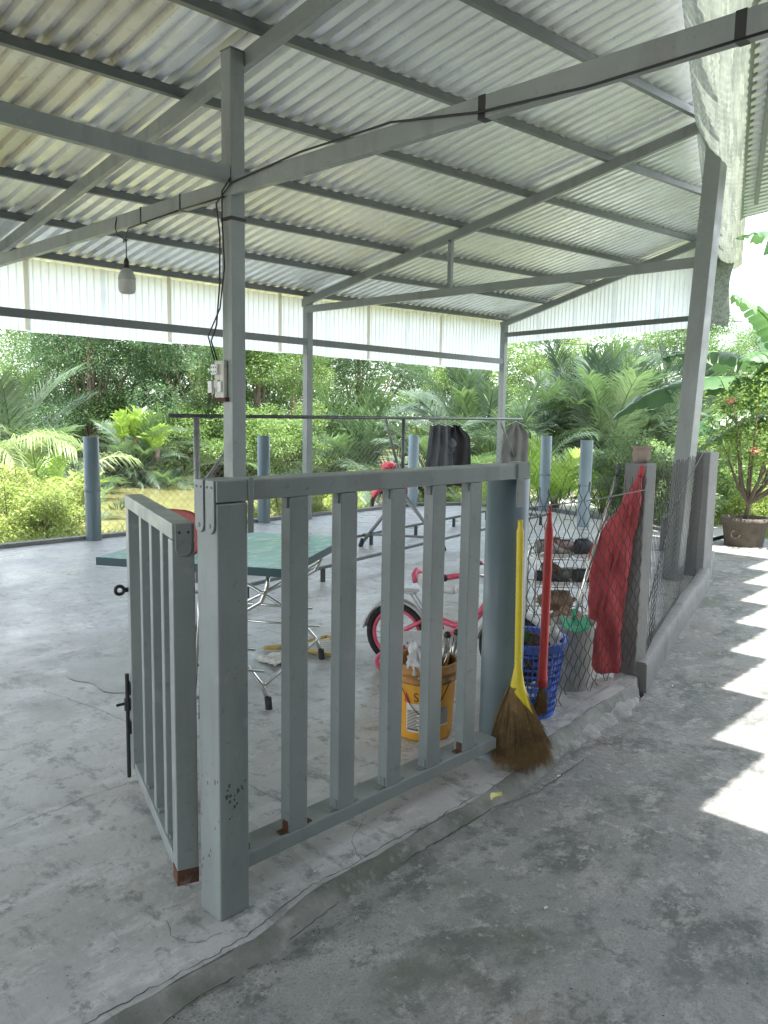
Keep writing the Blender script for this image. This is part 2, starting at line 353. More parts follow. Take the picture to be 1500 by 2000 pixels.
# ------------------------------------------------------------------ mesh helpers
class MB:
    def __init__(self):
        self.v, self.f, self.mi = [], [], []

    def add(self, vs, fs, mi=0):
        o = len(self.v)
        self.v += [tuple(p) for p in vs]
        self.f += [tuple(i + o for i in f) for f in fs]
        self.mi += [mi] * len(fs)
        return self

    def box(self, c, s, rz=0.0, mi=0, rot=None):
        m = rot if rot is not None else Matrix.Rotation(rz, 3, 'Z')
        c = Vector(c)
        vs = [c + m @ Vector((x * s[0] / 2, y * s[1] / 2, z * s[2] / 2)) for z in (-1, 1) for y in (-1, 1) for x in (-1, 1)]
        return self.add(vs, [(0, 2, 3, 1), (4, 5, 7, 6), (0, 1, 5, 4), (2, 6, 7, 3), (0, 4, 6, 2), (1, 3, 7, 5)], mi)

    def bar(self, p, q, w, h, up=(0, 0, 1), mi=0):
        p, q = Vector(p), Vector(q)
        d = (q - p)
        L = d.length
        d.normalize()
        u = Vector(up)
        s = d.cross(u)
        s.normalize()
        u = s.cross(d)
        rot = Matrix((s, d, u)).transposed()
        return self.box((p + q) / 2, (w, L, h), rot=rot, mi=mi)

    def tube(self, pts, r, n=8, cap=True, mi=0):
        pts = [Vector(p) for p in pts]
        rs = r if isinstance(r, (list, tuple)) else [r] * len(pts)
        o = len(self.v)
        ref = None
        for i, p in enumerate(pts):
            t = (pts[min(i + 1, len(pts) - 1)] - pts[max(i - 1, 0)])
            t.normalize()
            if ref is None:
                ref = t.cross(Vector((0, 0, 1)) if abs(t.z) < 0.9 else Vector((1, 0, 0)))
            ref = ref - t * ref.dot(t)
            ref.normalize()
            b = t.cross(ref)
            for k in range(n):
                a = 2 * math.pi * k / n
                self.v.append(tuple(p + (ref * math.cos(a) + b * math.sin(a)) * rs[i]))
        for i in range(len(pts) - 1):
            for k in range(n):
                a, b2 = o + i * n + k, o + i * n + (k + 1) % n
                self.f.append((a, b2, b2 + n, a + n))
                self.mi.append(mi)
        if cap:
            self.f.append(tuple(o + k for k in range(n))[::-1])
            self.f.append(tuple(o + (len(pts) - 1) * n + k for k in range(n)))
            self.mi += [mi, mi]
        return self

    def lathe(self, prof, n=24, c=(0, 0, 0), mi=0, wob=0.0):
        o = len(self.v)
        for j, (r, z) in enumerate(prof):
            for k in range(n):
                a = 2 * math.pi * k / n
                rr = r * (1 + wob * math.sin(3 * a + j))
                self.v.append((c[0] + rr * math.cos(a), c[1] + rr * math.sin(a), c[2] + z))
        for j in range(len(prof) - 1):
            for k in range(n):
                a, b = o + j * n + k, o + j * n + (k + 1) % n
                self.f.append((a, b, b + n, a + n))
                self.mi.append(mi)
        return self

    def disc(self, r, z, c, n=24, mi=0):
        return self.add([(c[0] + r * math.cos(2 * math.pi * k / n), c[1] + r * math.sin(2 * math.pi * k / n), z) for k in range(n)], [tuple(range(n))], mi)

    def grid(self, fn, nu, nv, mi=0):
        vs = [fn(i / nu, j / nv) for j in range(nv + 1) for i in range(nu + 1)]
        fs = [(j * (nu + 1) + i, j * (nu + 1) + i + 1, (j + 1) * (nu + 1) + i + 1, (j + 1) * (nu + 1) + i) for j in range(nv) for i in range(nu)]
        return self.add(vs, fs, mi)

    def mesh(self, name):
        me = bpy.data.meshes.new(name)
        me.from_pydata(self.v, [], self.f)
        if any(self.mi):
            me.polygons.foreach_set('material_index', self.mi)
        me.update()
        return me


def link(name, me, mats=None, parent=None, smooth=False, bevel=0.0, loc=None, rz=None, solid=0.0, scale=None):
    o = bpy.data.objects.new(name, me)
    COL.objects.link(o)
    if mats is not None and len(me.materials) == 0:
        for m in (mats if isinstance(mats, (list, tuple)) else [mats]):
            me.materials.append(m)
    if parent:
        o.parent = parent
    if smooth:
        me.polygons.foreach_set('use_smooth', [True] * len(me.polygons))
    if solid:
        s = o.modifiers.new('thickness', 'SOLIDIFY')
        s.thickness = solid
    if bevel:
        b = o.modifiers.new('bevel', 'BEVEL')
        b.width = bevel
        b.segments = 2
        b.limit_method = 'ANGLE'
        b.angle_limit = R(40)
    if loc:
        o.location = loc
    if rz is not None:
        o.rotation_euler = (0, 0, rz)
    if scale:
        o.scale = scale if isinstance(scale, (tuple, list)) else (scale,) * 3
    return o


def ob(name, mb, m, parent=None, **k):
    return link(name, mb.mesh(name), m, parent, **k)


def tag(o, label=None, cat=None, group=None, kind=None):
    if label:
        o['label'] = label
    if cat:
        o['category'] = cat
    if group:
        o['group'] = group
    if kind:
        o['kind'] = kind
    return o


def thing(name, label, cat, loc=(0, 0, 0), rz=0.0, group=None, scale=None):
    o = bpy.data.objects.new(name, None)
    o.empty_display_size = 0.1
    COL.objects.link(o)
    o.location = loc
    o.rotation_euler = (0, 0, rz)
    if scale:
        o.scale = scale if isinstance(scale, (tuple, list)) else (scale,) * 3
    return tag(o, label, cat, group)


def sm(a, b, x):
    t = max(0.0, min(1.0, (x - a) / (b - a)))
    return t * t * (3 - 2 * t)


def lerp_pts(pts, x):
    if x <= pts[0][0]:
        return pts[0][1]
    for (a, ya), (b, yb) in zip(pts, pts[1:]):
        if x <= b:
            return ya + (yb - ya) * (x - a) / (b - a)
    return pts[-1][1]


# ------------------------------------------------------------------ the setting
def path_z(x):
    return -0.04 - 0.06 * sm(2.4, 4.6, x)


EDGE = [(-8, 1.70), (0.0, 1.72), (0.81, 1.735), (1.29, 1.727), (1.53, 1.784), (1.88, 1.791), (2.40, 1.80), (2.75, 1.83), (3.1, 1.93), (3.6, 1.985), (4.2, 2.02), (4.3, 2.05)]


def edge_y(x):
    return lerp_pts(EDGE, x)


WALL = [(4.30, 2.06), (5.88, 2.53), (7.3, 2.92), (8.6, 3.37), (10.4, 4.06)]
slab_far = [(10.12, 4.4), (10.6, 5.67), (10.9, 6.8), (10.6, 8.2), (9.75, 8.72), (4.0, 8.80), (-8, 8.86)]
outline = [(x, edge_y(x) + 0.004 * math.sin(x * 37) + 0.004 * math.sin(x * 91)) for x in np.arange(-8, 4.3, 0.08)]
outline += [(4.3, 2.07), (5.88, 2.55), (7.3, 2.95), (8.6, 3.39)] + slab_far
n = len(outline)
mb = MB()
mb.add([(x, y, 0.0) for x, y in outline], [tuple(range(n))])
mb.add([(x, y, 0.0) for x, y in outline] + [(x, y, -0.4) for x, y in outline], [(i, (i + n - 1) % n, (i + n - 1) % n + n, i + n) for i in range(n)])
floor = tag(ob('floor_slab', mb, M['slab']), 'smooth grey concrete floor slab under the shed', kind='structure')


def ramp_pt(u, v):
    x = -8 + 12.2 * u
    y0 = edge_y(x) - 0.002
    wdt = 0.075 + 0.012 * math.sin(x * 5.1) + 0.03 * sm(2.6, 3.2, x) - 0.085 * sm(3.3, 4.15, x)
    zb = path_z(x) - 0.004
    y = y0 - wdt * v + 0.006 * mnoise.noise((x * 9, v * 3, 0))
    z = zb * sm(0.0, 1.0, v ** 1.2) - 0.0015 + 0.004 * mnoise.noise((x * 14, v * 5, 3)) * math.sin(v * math.pi)
    return (x, y, z)


mb = MB()
mb.grid(ramp_pt, 300, 6)
tag(ob('kerb_ramp', mb, M['ramp'], smooth=True), 'mossy worn mortar edge between slab and path', kind='structure')


def path_pt(u, v):
    x = -8 + 19.4 * u
    x2 = min(x, 4.3)
    top = edge_y(x2) - 0.04 if x < 4.3 else lerp_pts(WALL, x) + 0.05
    y = -7 + (top + 7) * v
    return (x, y, path_z(x) + 0.004 * mnoise.noise((x * 1.3, y * 1.3, 1)))


mb = MB()
mb.grid(path_pt, 120, 60)
path = tag(ob('path', mb, M['path'], smooth=True), 'stained concrete path outside the fence', kind='structure')
mb = MB()
lane = [(10.9, 4.3), (11.4, 6.2), (11.3, 8.9), (13.5, 9.3), (18.5, 9.2), (21.0, 8.0), (18.5, 6.8), (15.5, 6.3), (13.0, 5.2), (12.1, 4.3)]
mb.add([(x, y, -0.12) for x, y in lane], [tuple(range(len(lane)))])
tag(ob('lane', mb, M['lane']), 'pale sunlit concrete lane beyond the slab end', kind='structure')


def ribbon(pts, w, z=0.0016, seed=1):
    r = random.Random(seed)
    dense = []
    for (a, b), (c, d) in zip(pts, pts[1:]):
        L = math.hypot(c - a, d - b)
        k = max(2, int(L / 0.022))
        for i in range(k):
            t = i / k
            dense.append((a + (c - a) * t + r.uniform(-.006, .006), b + (d - b) * t + r.uniform(-.006, .006)))
    dense.append(pts[-1])
    m = MB()
    vs = []
    for i, p in enumerate(dense):
        q0, q1 = dense[max(0, i - 1)], dense[min(len(dense) - 1, i + 1)]
        tx, ty = q1[0] - q0[0], q1[1] - q0[1]
        L = math.hypot(tx, ty) or 1
        ww = w * r.uniform(0.35, 1.1) / 2
        zz = z(p[0]) if callable(z) else z
        vs += [(p[0] - ty / L * ww, p[1] + tx / L * ww, zz), (p[0] + ty / L * ww, p[1] - tx / L * ww, zz)]
    m.add(vs, [(2 * i, 2 * i + 1, 2 * i + 3, 2 * i + 2) for i in range(len(dense) - 1)])
    return m


CR = [([(-0.4, 1.79), (0.3, 1.765), (0.811, 1.755), (1.033, 1.75), (1.148, 1.745), (1.287, 1.75), (1.429, 1.785), (1.529, 1.806), (1.759, 1.80), (1.883, 1.812), (2.143, 1.80), (2.404, 1.812)], 0.0042),
      ([(0.99, 2.839), (1.101, 2.843), (1.197, 2.846), (1.305, 2.864), (1.391, 2.869), (1.496, 2.86), (1.574, 2.836), (1.70, 2.80)], 0.0025),
      ([(1.70, 4.15), (1.747, 3.947), (1.785, 3.711), (1.807, 3.44), (1.82, 3.2)], 0.003), ([(3.18, 3.8), (3.178, 3.576), (3.167, 3.447), (3.266, 3.261)], 0.004),
      ([(1.82, 2.75), (1.835, 2.503), (1.842, 2.289), (1.85, 2.1)], 0.003), ([(1.141, 1.969), (1.114, 1.882), (1.155, 1.82), (1.227, 1.81)], 0.0022),
      ([(1.78, 1.80), (1.85, 1.92), (2.0, 2.0), (2.02, 2.15)], 0.002), ([(0.4, 4.6), (0.8, 4.2), (1.3, 4.25), (1.6, 4.5)], 0.004)]
for i, (pts, w) in enumerate(CR):
    ob('crack', ribbon(pts, w, 0.0016, i), M['crack'], floor)
pc = [([(0.5, 1.655), (0.946, 1.66), (1.049, 1.676), (1.246, 1.676), (1.505, 1.71), (1.722, 1.735), (2.1, 1.735), (2.45, 1.75)], 0.005), ([(2.45, 1.75), (2.7, 1.70), (3.2, 1.75)], 0.004)]
for i, (pts, w) in enumerate(pc):
    ob('crack', ribbon(pts, w, lambda x: path_z(x) + 0.005, 20 + i), M['crack'], path)
# spread cement patch on the slab and the pale mortar along the fence foot
mb = MB()
patch = []
for k in range(40):
    a = 2 * math.pi * k / 40
    rr = 0.24 * (1 + 0.12 * math.sin(3 * a + 1) + 0.08 * math.sin(7 * a))
    patch.append((2.14 + rr * 1.05 * math.cos(a), 4.15 + rr * 1.5 * math.sin(a), 0.003))
mb.add(patch, [tuple(range(40))])
ob('cement_patch', mb, M['palecement'], floor)


def spill(u, v):
    x = 2.86 + 1.45 * u
    y0 = edge_y(x) - 0.015
    wd = (0.02 + 0.10 * math.sin(math.pi * u) ** 0.7 + 0.05 * mnoise.noise((x * 6, 0, 9)) + 0.03 * mnoise.noise((x * 17, 0, 4))) * math.sin(math.pi * min(1, u * 1.02)) ** 0.4
    y = y0 + 0.10 - (max(0.0, wd) + 0.09) * v
    hz = 0.010 * math.sin(math.pi * min(1, v * 1.0)) * (0.7 + 0.5 * mnoise.noise((x * 8, v * 3, 2)))
    return (x, y, (1 - v) * 0.006 + v * (path_z(x) - 0.006) + hz + 0.01 * mnoise.noise((x * 20, v * 6, 5)) * math.sin(math.pi * v))


mb = MB()
mb.grid(spill, 90, 14)
tag(ob('mortar_spill', mb, M['mortar'], smooth=True), 'lumpy pale mortar spilled along the fence foot', kind='structure')


def terrain_z(x, y):
    z = -0.26 + 0.05 * mnoise.noise((x * 0.5, y * 0.5, 4))
    edge = 10.0 + 0.4 * mnoise.noise((x * 0.4, 0, 2))
    pond = sm(edge - 0.6, edge + 1.2, y) * (1 - sm(0.2, 3.2, x - y + 0.8 * mnoise.noise((x * .3, y * .3, 7)))) * (1 - sm(24.5, 27, x * 0.72 + y * 0.69))
    isl = math.exp(-((x - 11.7) ** 2 + (y - 22.2) ** 2) / 5.0)
    return z - 1.3 * pond + 1.25 * isl * pond


mb = MB()
N = 110
xs = np.concatenate([np.linspace(-60, -6, 20, endpoint=False), np.linspace(-6, 30, 90, endpoint=False), np.linspace(30, 90, 20)])
ys = np.concatenate([np.linspace(-40, 2, 20, endpoint=False), np.linspace(2, 32, 80, endpoint=False), np.linspace(32, 90, 20)])
vs = [(x, y, terrain_z(x, y)) for y in ys for x in xs]
nx = len(xs)
mb.add(vs, [(j * nx + i, j * nx + i + 1, (j + 1) * nx + i + 1, (j + 1) * nx + i) for j in range(len(ys) - 1) for i in range(nx - 1)])
tag(ob('ground', mb, M['soilground'], smooth=True), 'grassy soil around the shed', kind='structure')
mb = MB()
mb.add([(-45, 9.3, -0.62), (24, 9.3, -0.62), (24, 40, -0.62), (-45, 40, -0.62)], [(0, 1, 2, 3)])
tag(ob('pond', mb, M['water']), 'murky olive green pond water', kind='structure')
# low kerbs
mb = MB()
kp = [(-8, 8.90), (4.0, 8.84), (9.8, 8.78), (10.75, 8.25), (11.05, 6.8), (10.7, 5.6), (10.2, 4.45)]
for a, b in zip(kp, kp[1:]):
    mb.bar((a[0], a[1], -0.10), (b[0], b[1], -0.10), 0.10, 0.29)
tag(ob('kerb', mb, M['render'], bevel=0.008), 'thin cement kerb along the slab rim', kind='structure')


# ------------------------------------------------------------------ the shed
def zp(x, y):
    """centre height of the purlins"""
    k = [(-4, 0.115), (3.07, 0.155), (7.3, 0.20), (11.9, 0.236)]
    e = [(-4, 3.04), (3.07, 3.08), (7.3, 3.10), (11.9, 3.21)]
    return lerp_pts(e, x) + lerp_pts(k, x) * (8.6 - y)


def front_y(x):
    return 0.38 * x + 0.445


shed = thing('shed', 'open sided steel shed with corrugated tin roof over the concrete floor', 'shed')
roof = bpy.data.objects.new('roof', None)
COL.objects.link(roof)
roof.parent = shed
PITCH_R = 0.83 / 6
PROF = [(0.0, 0.0), (0.066, 0.0), (0.077, 0.042), (0.127, 0.042), (PITCH_R, 0.0)]
W_SH = 0.83
nsh = 0
for k in range(-5, 15):
    x0 = 0.13 + k * W_SH
    if x0 > 12.1:
        break
    yf = front_y(x0) - 0.04
    mb = MB()
    xs_ = []
    for r_ in range(6):
        for (dx, dz) in PROF[:4]:
            xs_.append((x0 + r_ * PITCH_R + dx, dz))
    xs_.append((x0 + 0.83, 0.0))
    xs_.append((x0 + 0.83 + 0.066, 0.0))
    xs_.append((x0 + 0.83 + 0.074, 0.030))
    rows = [8.95, 7.4, 5.9, 4.4, yf] if yf < 4.2 else [8.95, 7.4, 5.9, yf]
    vs = []
    lift = 0.0015 * (k % 2)
    for y in rows:
        for (x, dz) in xs_:
            vs.append((x, y, zp(min(x, 11.9), y) + 0.033 + dz + lift + (0.004 if x > x0 + 0.835 else 0) + 0.002 * math.sin(x * 3 + y * 2)))
    c = len(xs_)
    mb.add(vs, [(j * c + i, j * c + i + 1, (j + 1) * c + i + 1, (j + 1) * c + i) for j in range(len(rows) - 1) for i in range(c - 1)])
    ob('roof_sheet', mb, M['tin2'] if x0 < 2.2 else M['tin'], roof)
    nsh += 1

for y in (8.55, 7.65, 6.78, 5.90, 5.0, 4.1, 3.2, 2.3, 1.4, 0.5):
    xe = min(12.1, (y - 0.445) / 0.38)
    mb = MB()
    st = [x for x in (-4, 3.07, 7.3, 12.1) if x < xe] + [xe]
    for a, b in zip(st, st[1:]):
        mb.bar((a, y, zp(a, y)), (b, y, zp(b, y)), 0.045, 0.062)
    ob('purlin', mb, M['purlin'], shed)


def rafter(xa, ya, xb, yb):
    mb = MB()
    mb.bar((xa, ya, zp(xa, ya) - 0.082), (xb, yb, zp(xb, yb) - 0.082), 0.05, 0.10)
    ob('rafter', mb, M['steel'], shed, bevel=0.003)


rafter(3.15, 8.75, 3.15, 1.0)
rafter(7.3, 8.7, 7.3, 2.95)
rafter(11.9, 8.65, 11.35, 4.75)
rafter(-1.2, 8.75, -1.2, 0.0)


def simple(name, m, *bars, bevel=0.003):
    mb = MB()
    for b in bars:
        mb.bar(*b)
    return ob(name, mb, m, shed, bevel=bevel)


# posts: hollow square sections with cap plates
def steel_post(x, y, z0, z1, w, m=None, lean=(0, 0)):
    mb = MB()
    mb.bar((x + lean[0], y + lean[1], z0), (x, y, z1), w, w, up=(0, 1, 0))
    o = ob('post', mb, m or M['steel'], shed, bevel=0.006)
    mb = MB()
    mb.box((x, y, z1 + 0.003), (w + 0.006, w + 0.006, 0.006))
    ob('cap_plate', mb, M['steel2'], o)
    return o


tall = steel_post(3.07, 4.33, 0.0, 3.70, 0.105)
steel_post(7.33, 8.60, -0.2, 3.10, 0.10, M['steel2'])
steel_post(11.93, 8.60, -0.2, 3.14, 0.10, M['steel2'])
steel_post(3.02, 8.60, -0.2, 3.0, 0.10, M['steel2'])
steel_post(7.34, 3.05, 0.0, 4.02, 0.15, lean=(-0.12, 0.12))
steel_post(11.36, 4.77, -0.2, 3.98, 0.13, M['steel2'], lean=(-0.08, 0.08))
# tie beams
simple('tie_beam', M['steel'], ((3.04, 8.6, 2.885), (3.04, 0.42, 2.885), 0.05, 0.10))
simple('tie_beam', M['steel'], ((7.3, 8.6, 2.915), (7.3, 3.06, 2.915), 0.05, 0.09))
simple('tie_beam', M['steel'], ((3.01, 4.30, 2.955), (-3.5, 4.30, 2.985), 0.05, 0.10))
simple('strut', M['steel2'], ((7.3, 6.05, 2.96), (7.3, 6.05, 3.50), 0.05, 0.05, (0, 1, 0)))
# splice bands and bolts on the long beam
for y in (2.34, 1.20):
    mb = MB()
    mb.bar((3.04, y - 0.02, 2.885), (3.04, y + 0.02, 2.885), 0.054, 0.104)
    ob('beam_band', mb, M['black'], shed)
# wall rails
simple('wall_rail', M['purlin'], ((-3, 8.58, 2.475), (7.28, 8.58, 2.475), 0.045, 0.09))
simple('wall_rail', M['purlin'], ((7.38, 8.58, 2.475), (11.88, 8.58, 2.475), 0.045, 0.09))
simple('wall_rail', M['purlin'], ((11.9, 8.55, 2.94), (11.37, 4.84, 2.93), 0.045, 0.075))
# translucent cladding sheets
clad = bpy.data.objects.new('cladding', None)
COL.objects.link(clad)
clad.parent = shed
rp = random.Random(3)


def clad_sheet(a, b, zb, ztop, off):
    """vertical ribbed sheet from a to b (plan points)"""
    ax, ay = a
    bx, by = b
    L = math.hypot(bx - ax, by - ay)
    nxv, nyv = -(by - ay) / L, (bx - ax) / L
    nr = 10
    us = []
    for i in range(nr):
        for t, h in ((0, 0), (0.55, 0), (0.68, 0.014), (0.87, 0.014)):
            us.append(((i + t) / nr, h))
    us.append((1.0, 0.0))
    us.append((1.05, 0.0))
    mb = MB()
    vs = []
    for row in (0, 1):
        for u, h in us:
            x, y = ax + (bx - ax) * u, ay + (by - ay) * u
            z = zb + 0.006 * math.sin(u * 3) if row == 0 else ztop(x, y)
            hh = h + off
            vs.append((x + nxv * hh, y + nyv * hh, z))
    c = len(us)
    mb.add(vs, [(i, i + 1, c + i + 1, c + i) for i in range(c - 1)])
    ob('cladding_sheet', mb, M['poly'], clad)


for k in range(18):
    xa = -3.2 + k * 0.84
    clad_sheet((xa, 8.66), (xa + 0.84, 8.66), 2.30 + rp.uniform(-.008, .008), lambda x, y: zp(min(x, 11.9), 8.66) - 0.02, 0.004 * (k % 2))
for k in range(5):
    t0, t1 = k / 5, (k + 1) / 5
    A, B = (11.99, 8.62), (11.44, 4.80)
    clad_sheet((B[0] + (A[0] - B[0]) * t0, B[1] + (A[1] - B[1]) * t0), (B[0] + (A[0] - B[0]) * t1, B[1] + (A[1] - B[1]) * t1), 2.80, lambda x, y: zp(11.7, y) - 0.04, -0.03 - 0.004 * (k % 2))
# cover battens on the cladding joints
for k in range(0, 18, 2):
    xa = -3.2 + k * 0.84
    mb = MB()
    mb.box((xa, 8.650, 2.72), (0.05, 0.006, 0.80))
    ob('joint_strip', mb, M['polystrip'], clad)

# cables, ties and the switch board on the tall post
mb = MB()
mb.tube([(3.0, 1.0, 2.83), (2.995, 1.8, 2.825), (3.0, 2.35, 2.86), (3.005, 2.9, 2.945), (3.0, 3.6, 2.945), (3.0, 4.25, 2.90), (2.99, 4.40, 2.80), (2.988, 4.36, 2.6), (2.99, 4.37, 2.3), (2.985, 4.40, 2.05), (2.97, 4.44, 1.95), (2.985, 4.40, 1.83)], 0.0058, 6)
mb.tube([(3.0, 4.26, 2.93), (2.985, 4.33, 2.86), (2.984, 4.33, 2.7), (2.986, 4.31, 2.4), (2.984, 4.36, 2.15), (2.96, 4.46, 1.98), (2.98, 4.42, 1.83)], 0.005, 6)
mb.tube([(3.0, 4.85, 2.83), (3.0, 5.35, 2.82), (3.01, 5.55, 2.815), (3.04, 5.64, 2.78), (3.05, 5.70, 2.745)], 0.006, 6)
mb.tube([(3.0, 4.33, 2.83), (3.0, 4.85, 2.83)], 0.006, 6)
tag(ob('cable', mb, M['black'], smooth=True), 'black electric cable tied along the long beam and tall post', 'cable')
for y, z in ((4.33, 2.70),):
    mb = MB()
    mb.box((3.07, y, z), (0.114, 0.114, 0.022))
    ob('tape_band', mb, M['black'], tall)
for y in (4.86, 5.38):
    mb = MB()
    mb.box((3.04, y, 2.885), (0.056, 0.014, 0.108))
    ob('tape_band', mb, M['black'], tall)
sw = thing('switch_board', 'yellowed plastic switch board fixed on the tall steel post', 'switch board', (3.014, 4.36, 1.57), scale=(0.8, 0.8, 0.88))
mb = MB()
mb.box((-0.02, 0.02, 0.155), (0.036, 0.13, 0.27))
ob('board', mb, M['socket_box'], sw, bevel=0.006)
mb = MB()
mb.box((-0.05, 0.06, 0.225), (0.026, 0.085, 0.075))
s1 = ob('socket', mb, M['white'], sw, bevel=0.005)
for i in range(3):
    for j in range(2):
        mb = MB()
        mb.box((-0.0635, 0.034 + 0.026 * i, 0.208 + 0.032 * j), (0.002, 0.009, 0.012))
        ob('socket_hole', mb, M['black'], s1)
mb = MB()
mb.box((-0.046, 0.045, 0.12), (0.018, 0.06, 0.06))
ob('switch', mb, M['socket_box'], sw, bevel=0.005)
mb = MB()
mb.box((-0.046, 0.0, 0.10), (0.018, 0.05, 0.08))
ob('breaker', mb, M['white'], sw, bevel=0.005)
mb = MB()
mb.box((-0.012, 0.0, 0.008), (0.05, 0.12, 0.03))
ob('bracket', mb, M['rust'], sw, bevel=0.004)
mb = MB()
mb.box((-0.05, 0.115, 0.10), (0.03, 0.055, 0.085))
mb.tube([(-0.05, 0.115, 0.14), (-0.05, 0.10, 0.2), (-0.045, 0.05, 0.25)], 0.004, 5)
ob('adapter', mb, M['white'], sw, bevel=0.005)
# lamp
lamp = thing('hanging_bulb', 'frosted light bulb hanging by a black cord from the long beam', 'light bulb', (3.07, 5.70, 2.37))
mb = MB()
mb.lathe([(0.0, 0.0), (0.035, 0.001), (0.050, 0.006), (0.060, 0.018), (0.063, 0.035), (0.0635, 0.105)], 28)
ob('globe', mb, M['bulbglass'], lamp, smooth=True)
mb = MB()
mb.lathe([(0.0645, 0.102), (0.0650, 0.108), (0.062, 0.125), (0.052, 0.155), (0.036, 0.178), (0.026, 0.185), (0.024, 0.188)], 28)
ob('body', mb, M['bulbbody'], lamp, smooth=True)
mb = MB()
mb.lathe([(0.024, 0.186), (0.023, 0.20), (0.019, 0.202), (0.018, 0.225), (0.021, 0.228), (0.018, 0.245), (0.008, 0.262), (0.004, 0.27)], 16)
mb.tube([(0, 0, 0.262), (0.002, 0.001, 0.33), (0, 0, 0.385)], 0.004, 6)
mb.tube([(0, 0, 0.385), (-0.015, 0.01, 0.395), (0.0, 0.02, 0.405), (0.012, 0.0, 0.398), (0, 0, 0.385)], 0.004, 6)
mb.tube([(0, 0, 0.39), (-0.05, 0.035, 0.43), (-0.065, 0.04, 0.48), (-0.055, 0.03, 0.55), (-0.02, 0.02, 0.572)], 0.0045, 6)
ob('socket_cord', mb, M['black'], lamp, smooth=True)

# ------------------------------------------------------------------ lean-to strip and plastic valley
lean = thing('lean_to_roof', 'strip of corrugated tin roofing above the path, ends cut in steps', 'roof')
for k in range(-6, 8):
    x0 = 2.76 + 0.83 * k
    x1 = x0 + 0.83
    yo = -0.215 + 0.27 * k - (1.5 if k < 0 else 0)
    if x0 > 8.6:
        break
    mb = MB()
    xs_ = []
    for r_ in range(6):
        for (dx, dz) in PROF[:4]:
            xs_.append((x0 + r_ * PITCH_R + dx, dz * 0.5))
    xs_.append((x1, 0))
    vs = []
    for row in (0, 1):
        for x, dz in xs_:
            yi = 0.38 * x + 0.02
            y = yi if row == 0 else yo
            vs.append((x, y, 3.74 + 0.1 * (yi - y) + dz))
    c = len(xs_)
    mb.add(vs, [(i, i + 1, c + i + 1, c + i) for i in range(c - 1)])
    ob('roof_sheet', mb, M['tin'], lean)
for off in (0.12, 1.05):
    mb = MB()
    mb.bar((-2.2, 0.38 * -2.2 - off, 3.70 + 0.1 * off), (8.7, 0.38 * 8.7 - off, 3.70 + 0.1 * off), 0.04, 0.05)
    ob('purlin', mb, M['steel2'], lean)

gut = thing('plastic_gutter', 'milky plastic sheet hung as a valley gutter between the two roofs', 'gutter')


def gut_pt(u, v):
    x = -4.0 + 16.2 * u
    ya, za = front_y(x) + 0.03, zp(min(x, 11.9), front_y(x)) + 0.0 + 0.012 * math.sin(x * 2 * math.pi / PITCH_R)
    yb, zb = 0.38 * x - 0.03, 3.76
    za -= 0.05
    sag = 0.17 + 0.03 * mnoise.noise((x * 1.2, 0, 3))
    y = ya + (yb - ya) * v
    z = za + (zb - za) * v - sag * math.sin(math.pi * v) ** 0.8 + 0.005 * mnoise.noise((x * 1.2, v * 9, 1)) + 0.007 * math.sin(v * 62)
    return (x, y, z)


mb = MB()
mb.grid(gut_pt, 600, 20)
ob('sheet', mb, M['vinyl'], gut, smooth=True)
mb = MB()
mb.grid(lambda u, v: (11.75 + 0.05 * math.sin(v * 5) - 0.35 * u * 0.3, 4.95 - 0.42 * u - 0.03 * math.sin(v * 9), 4.15 - (1.25 + 0.1 * u) * v + 0.015 * math.sin(u * 30)), 30, 20)
ob('end_curtain', mb, M['vinyl'], gut, smooth=True)

# ------------------------------------------------------------------ added unseen wall across the path, behind the viewer, to shade the gate
hs = thing('house', 'plain rendered house front across the path from the shed', 'house', (0, -1.7, -0.05))
mb = MB()
for (x0, x1, z0, z1) in ((-8, -1.2, 0, 4.6), (-1.2, -0.2, 2.2, 4.6), (-0.2, 2.2, 0, 4.6), (2.2, 3.7, 0, 0.9), (2.2, 3.7, 2.2, 4.6), (3.7, 9.0, 0, 4.6)):
    mb.box(((x0 + x1) / 2, -0.1, (z0 + z1) / 2), (x1 - x0, 0.2, z1 - z0))
ob('wall', mb, M['housewall'], hs)
mb = MB()
mb.box((-0.7, -0.12, 1.1), (0.98, 0.05, 2.18))
ob('door', mb, M['bark'], hs, bevel=0.01)
mb = MB()
mb.box((2.95, -0.12, 1.55), (1.48, 0.04, 1.28))
wd_ = ob('window', mb, M['teal_edge'], hs, bevel=0.01)
mb = MB()
mb.box((2.95, 0.02, 0.88), (1.6, 0.12, 0.05))
ob('sill', mb, M['render'], wd_, bevel=0.01)

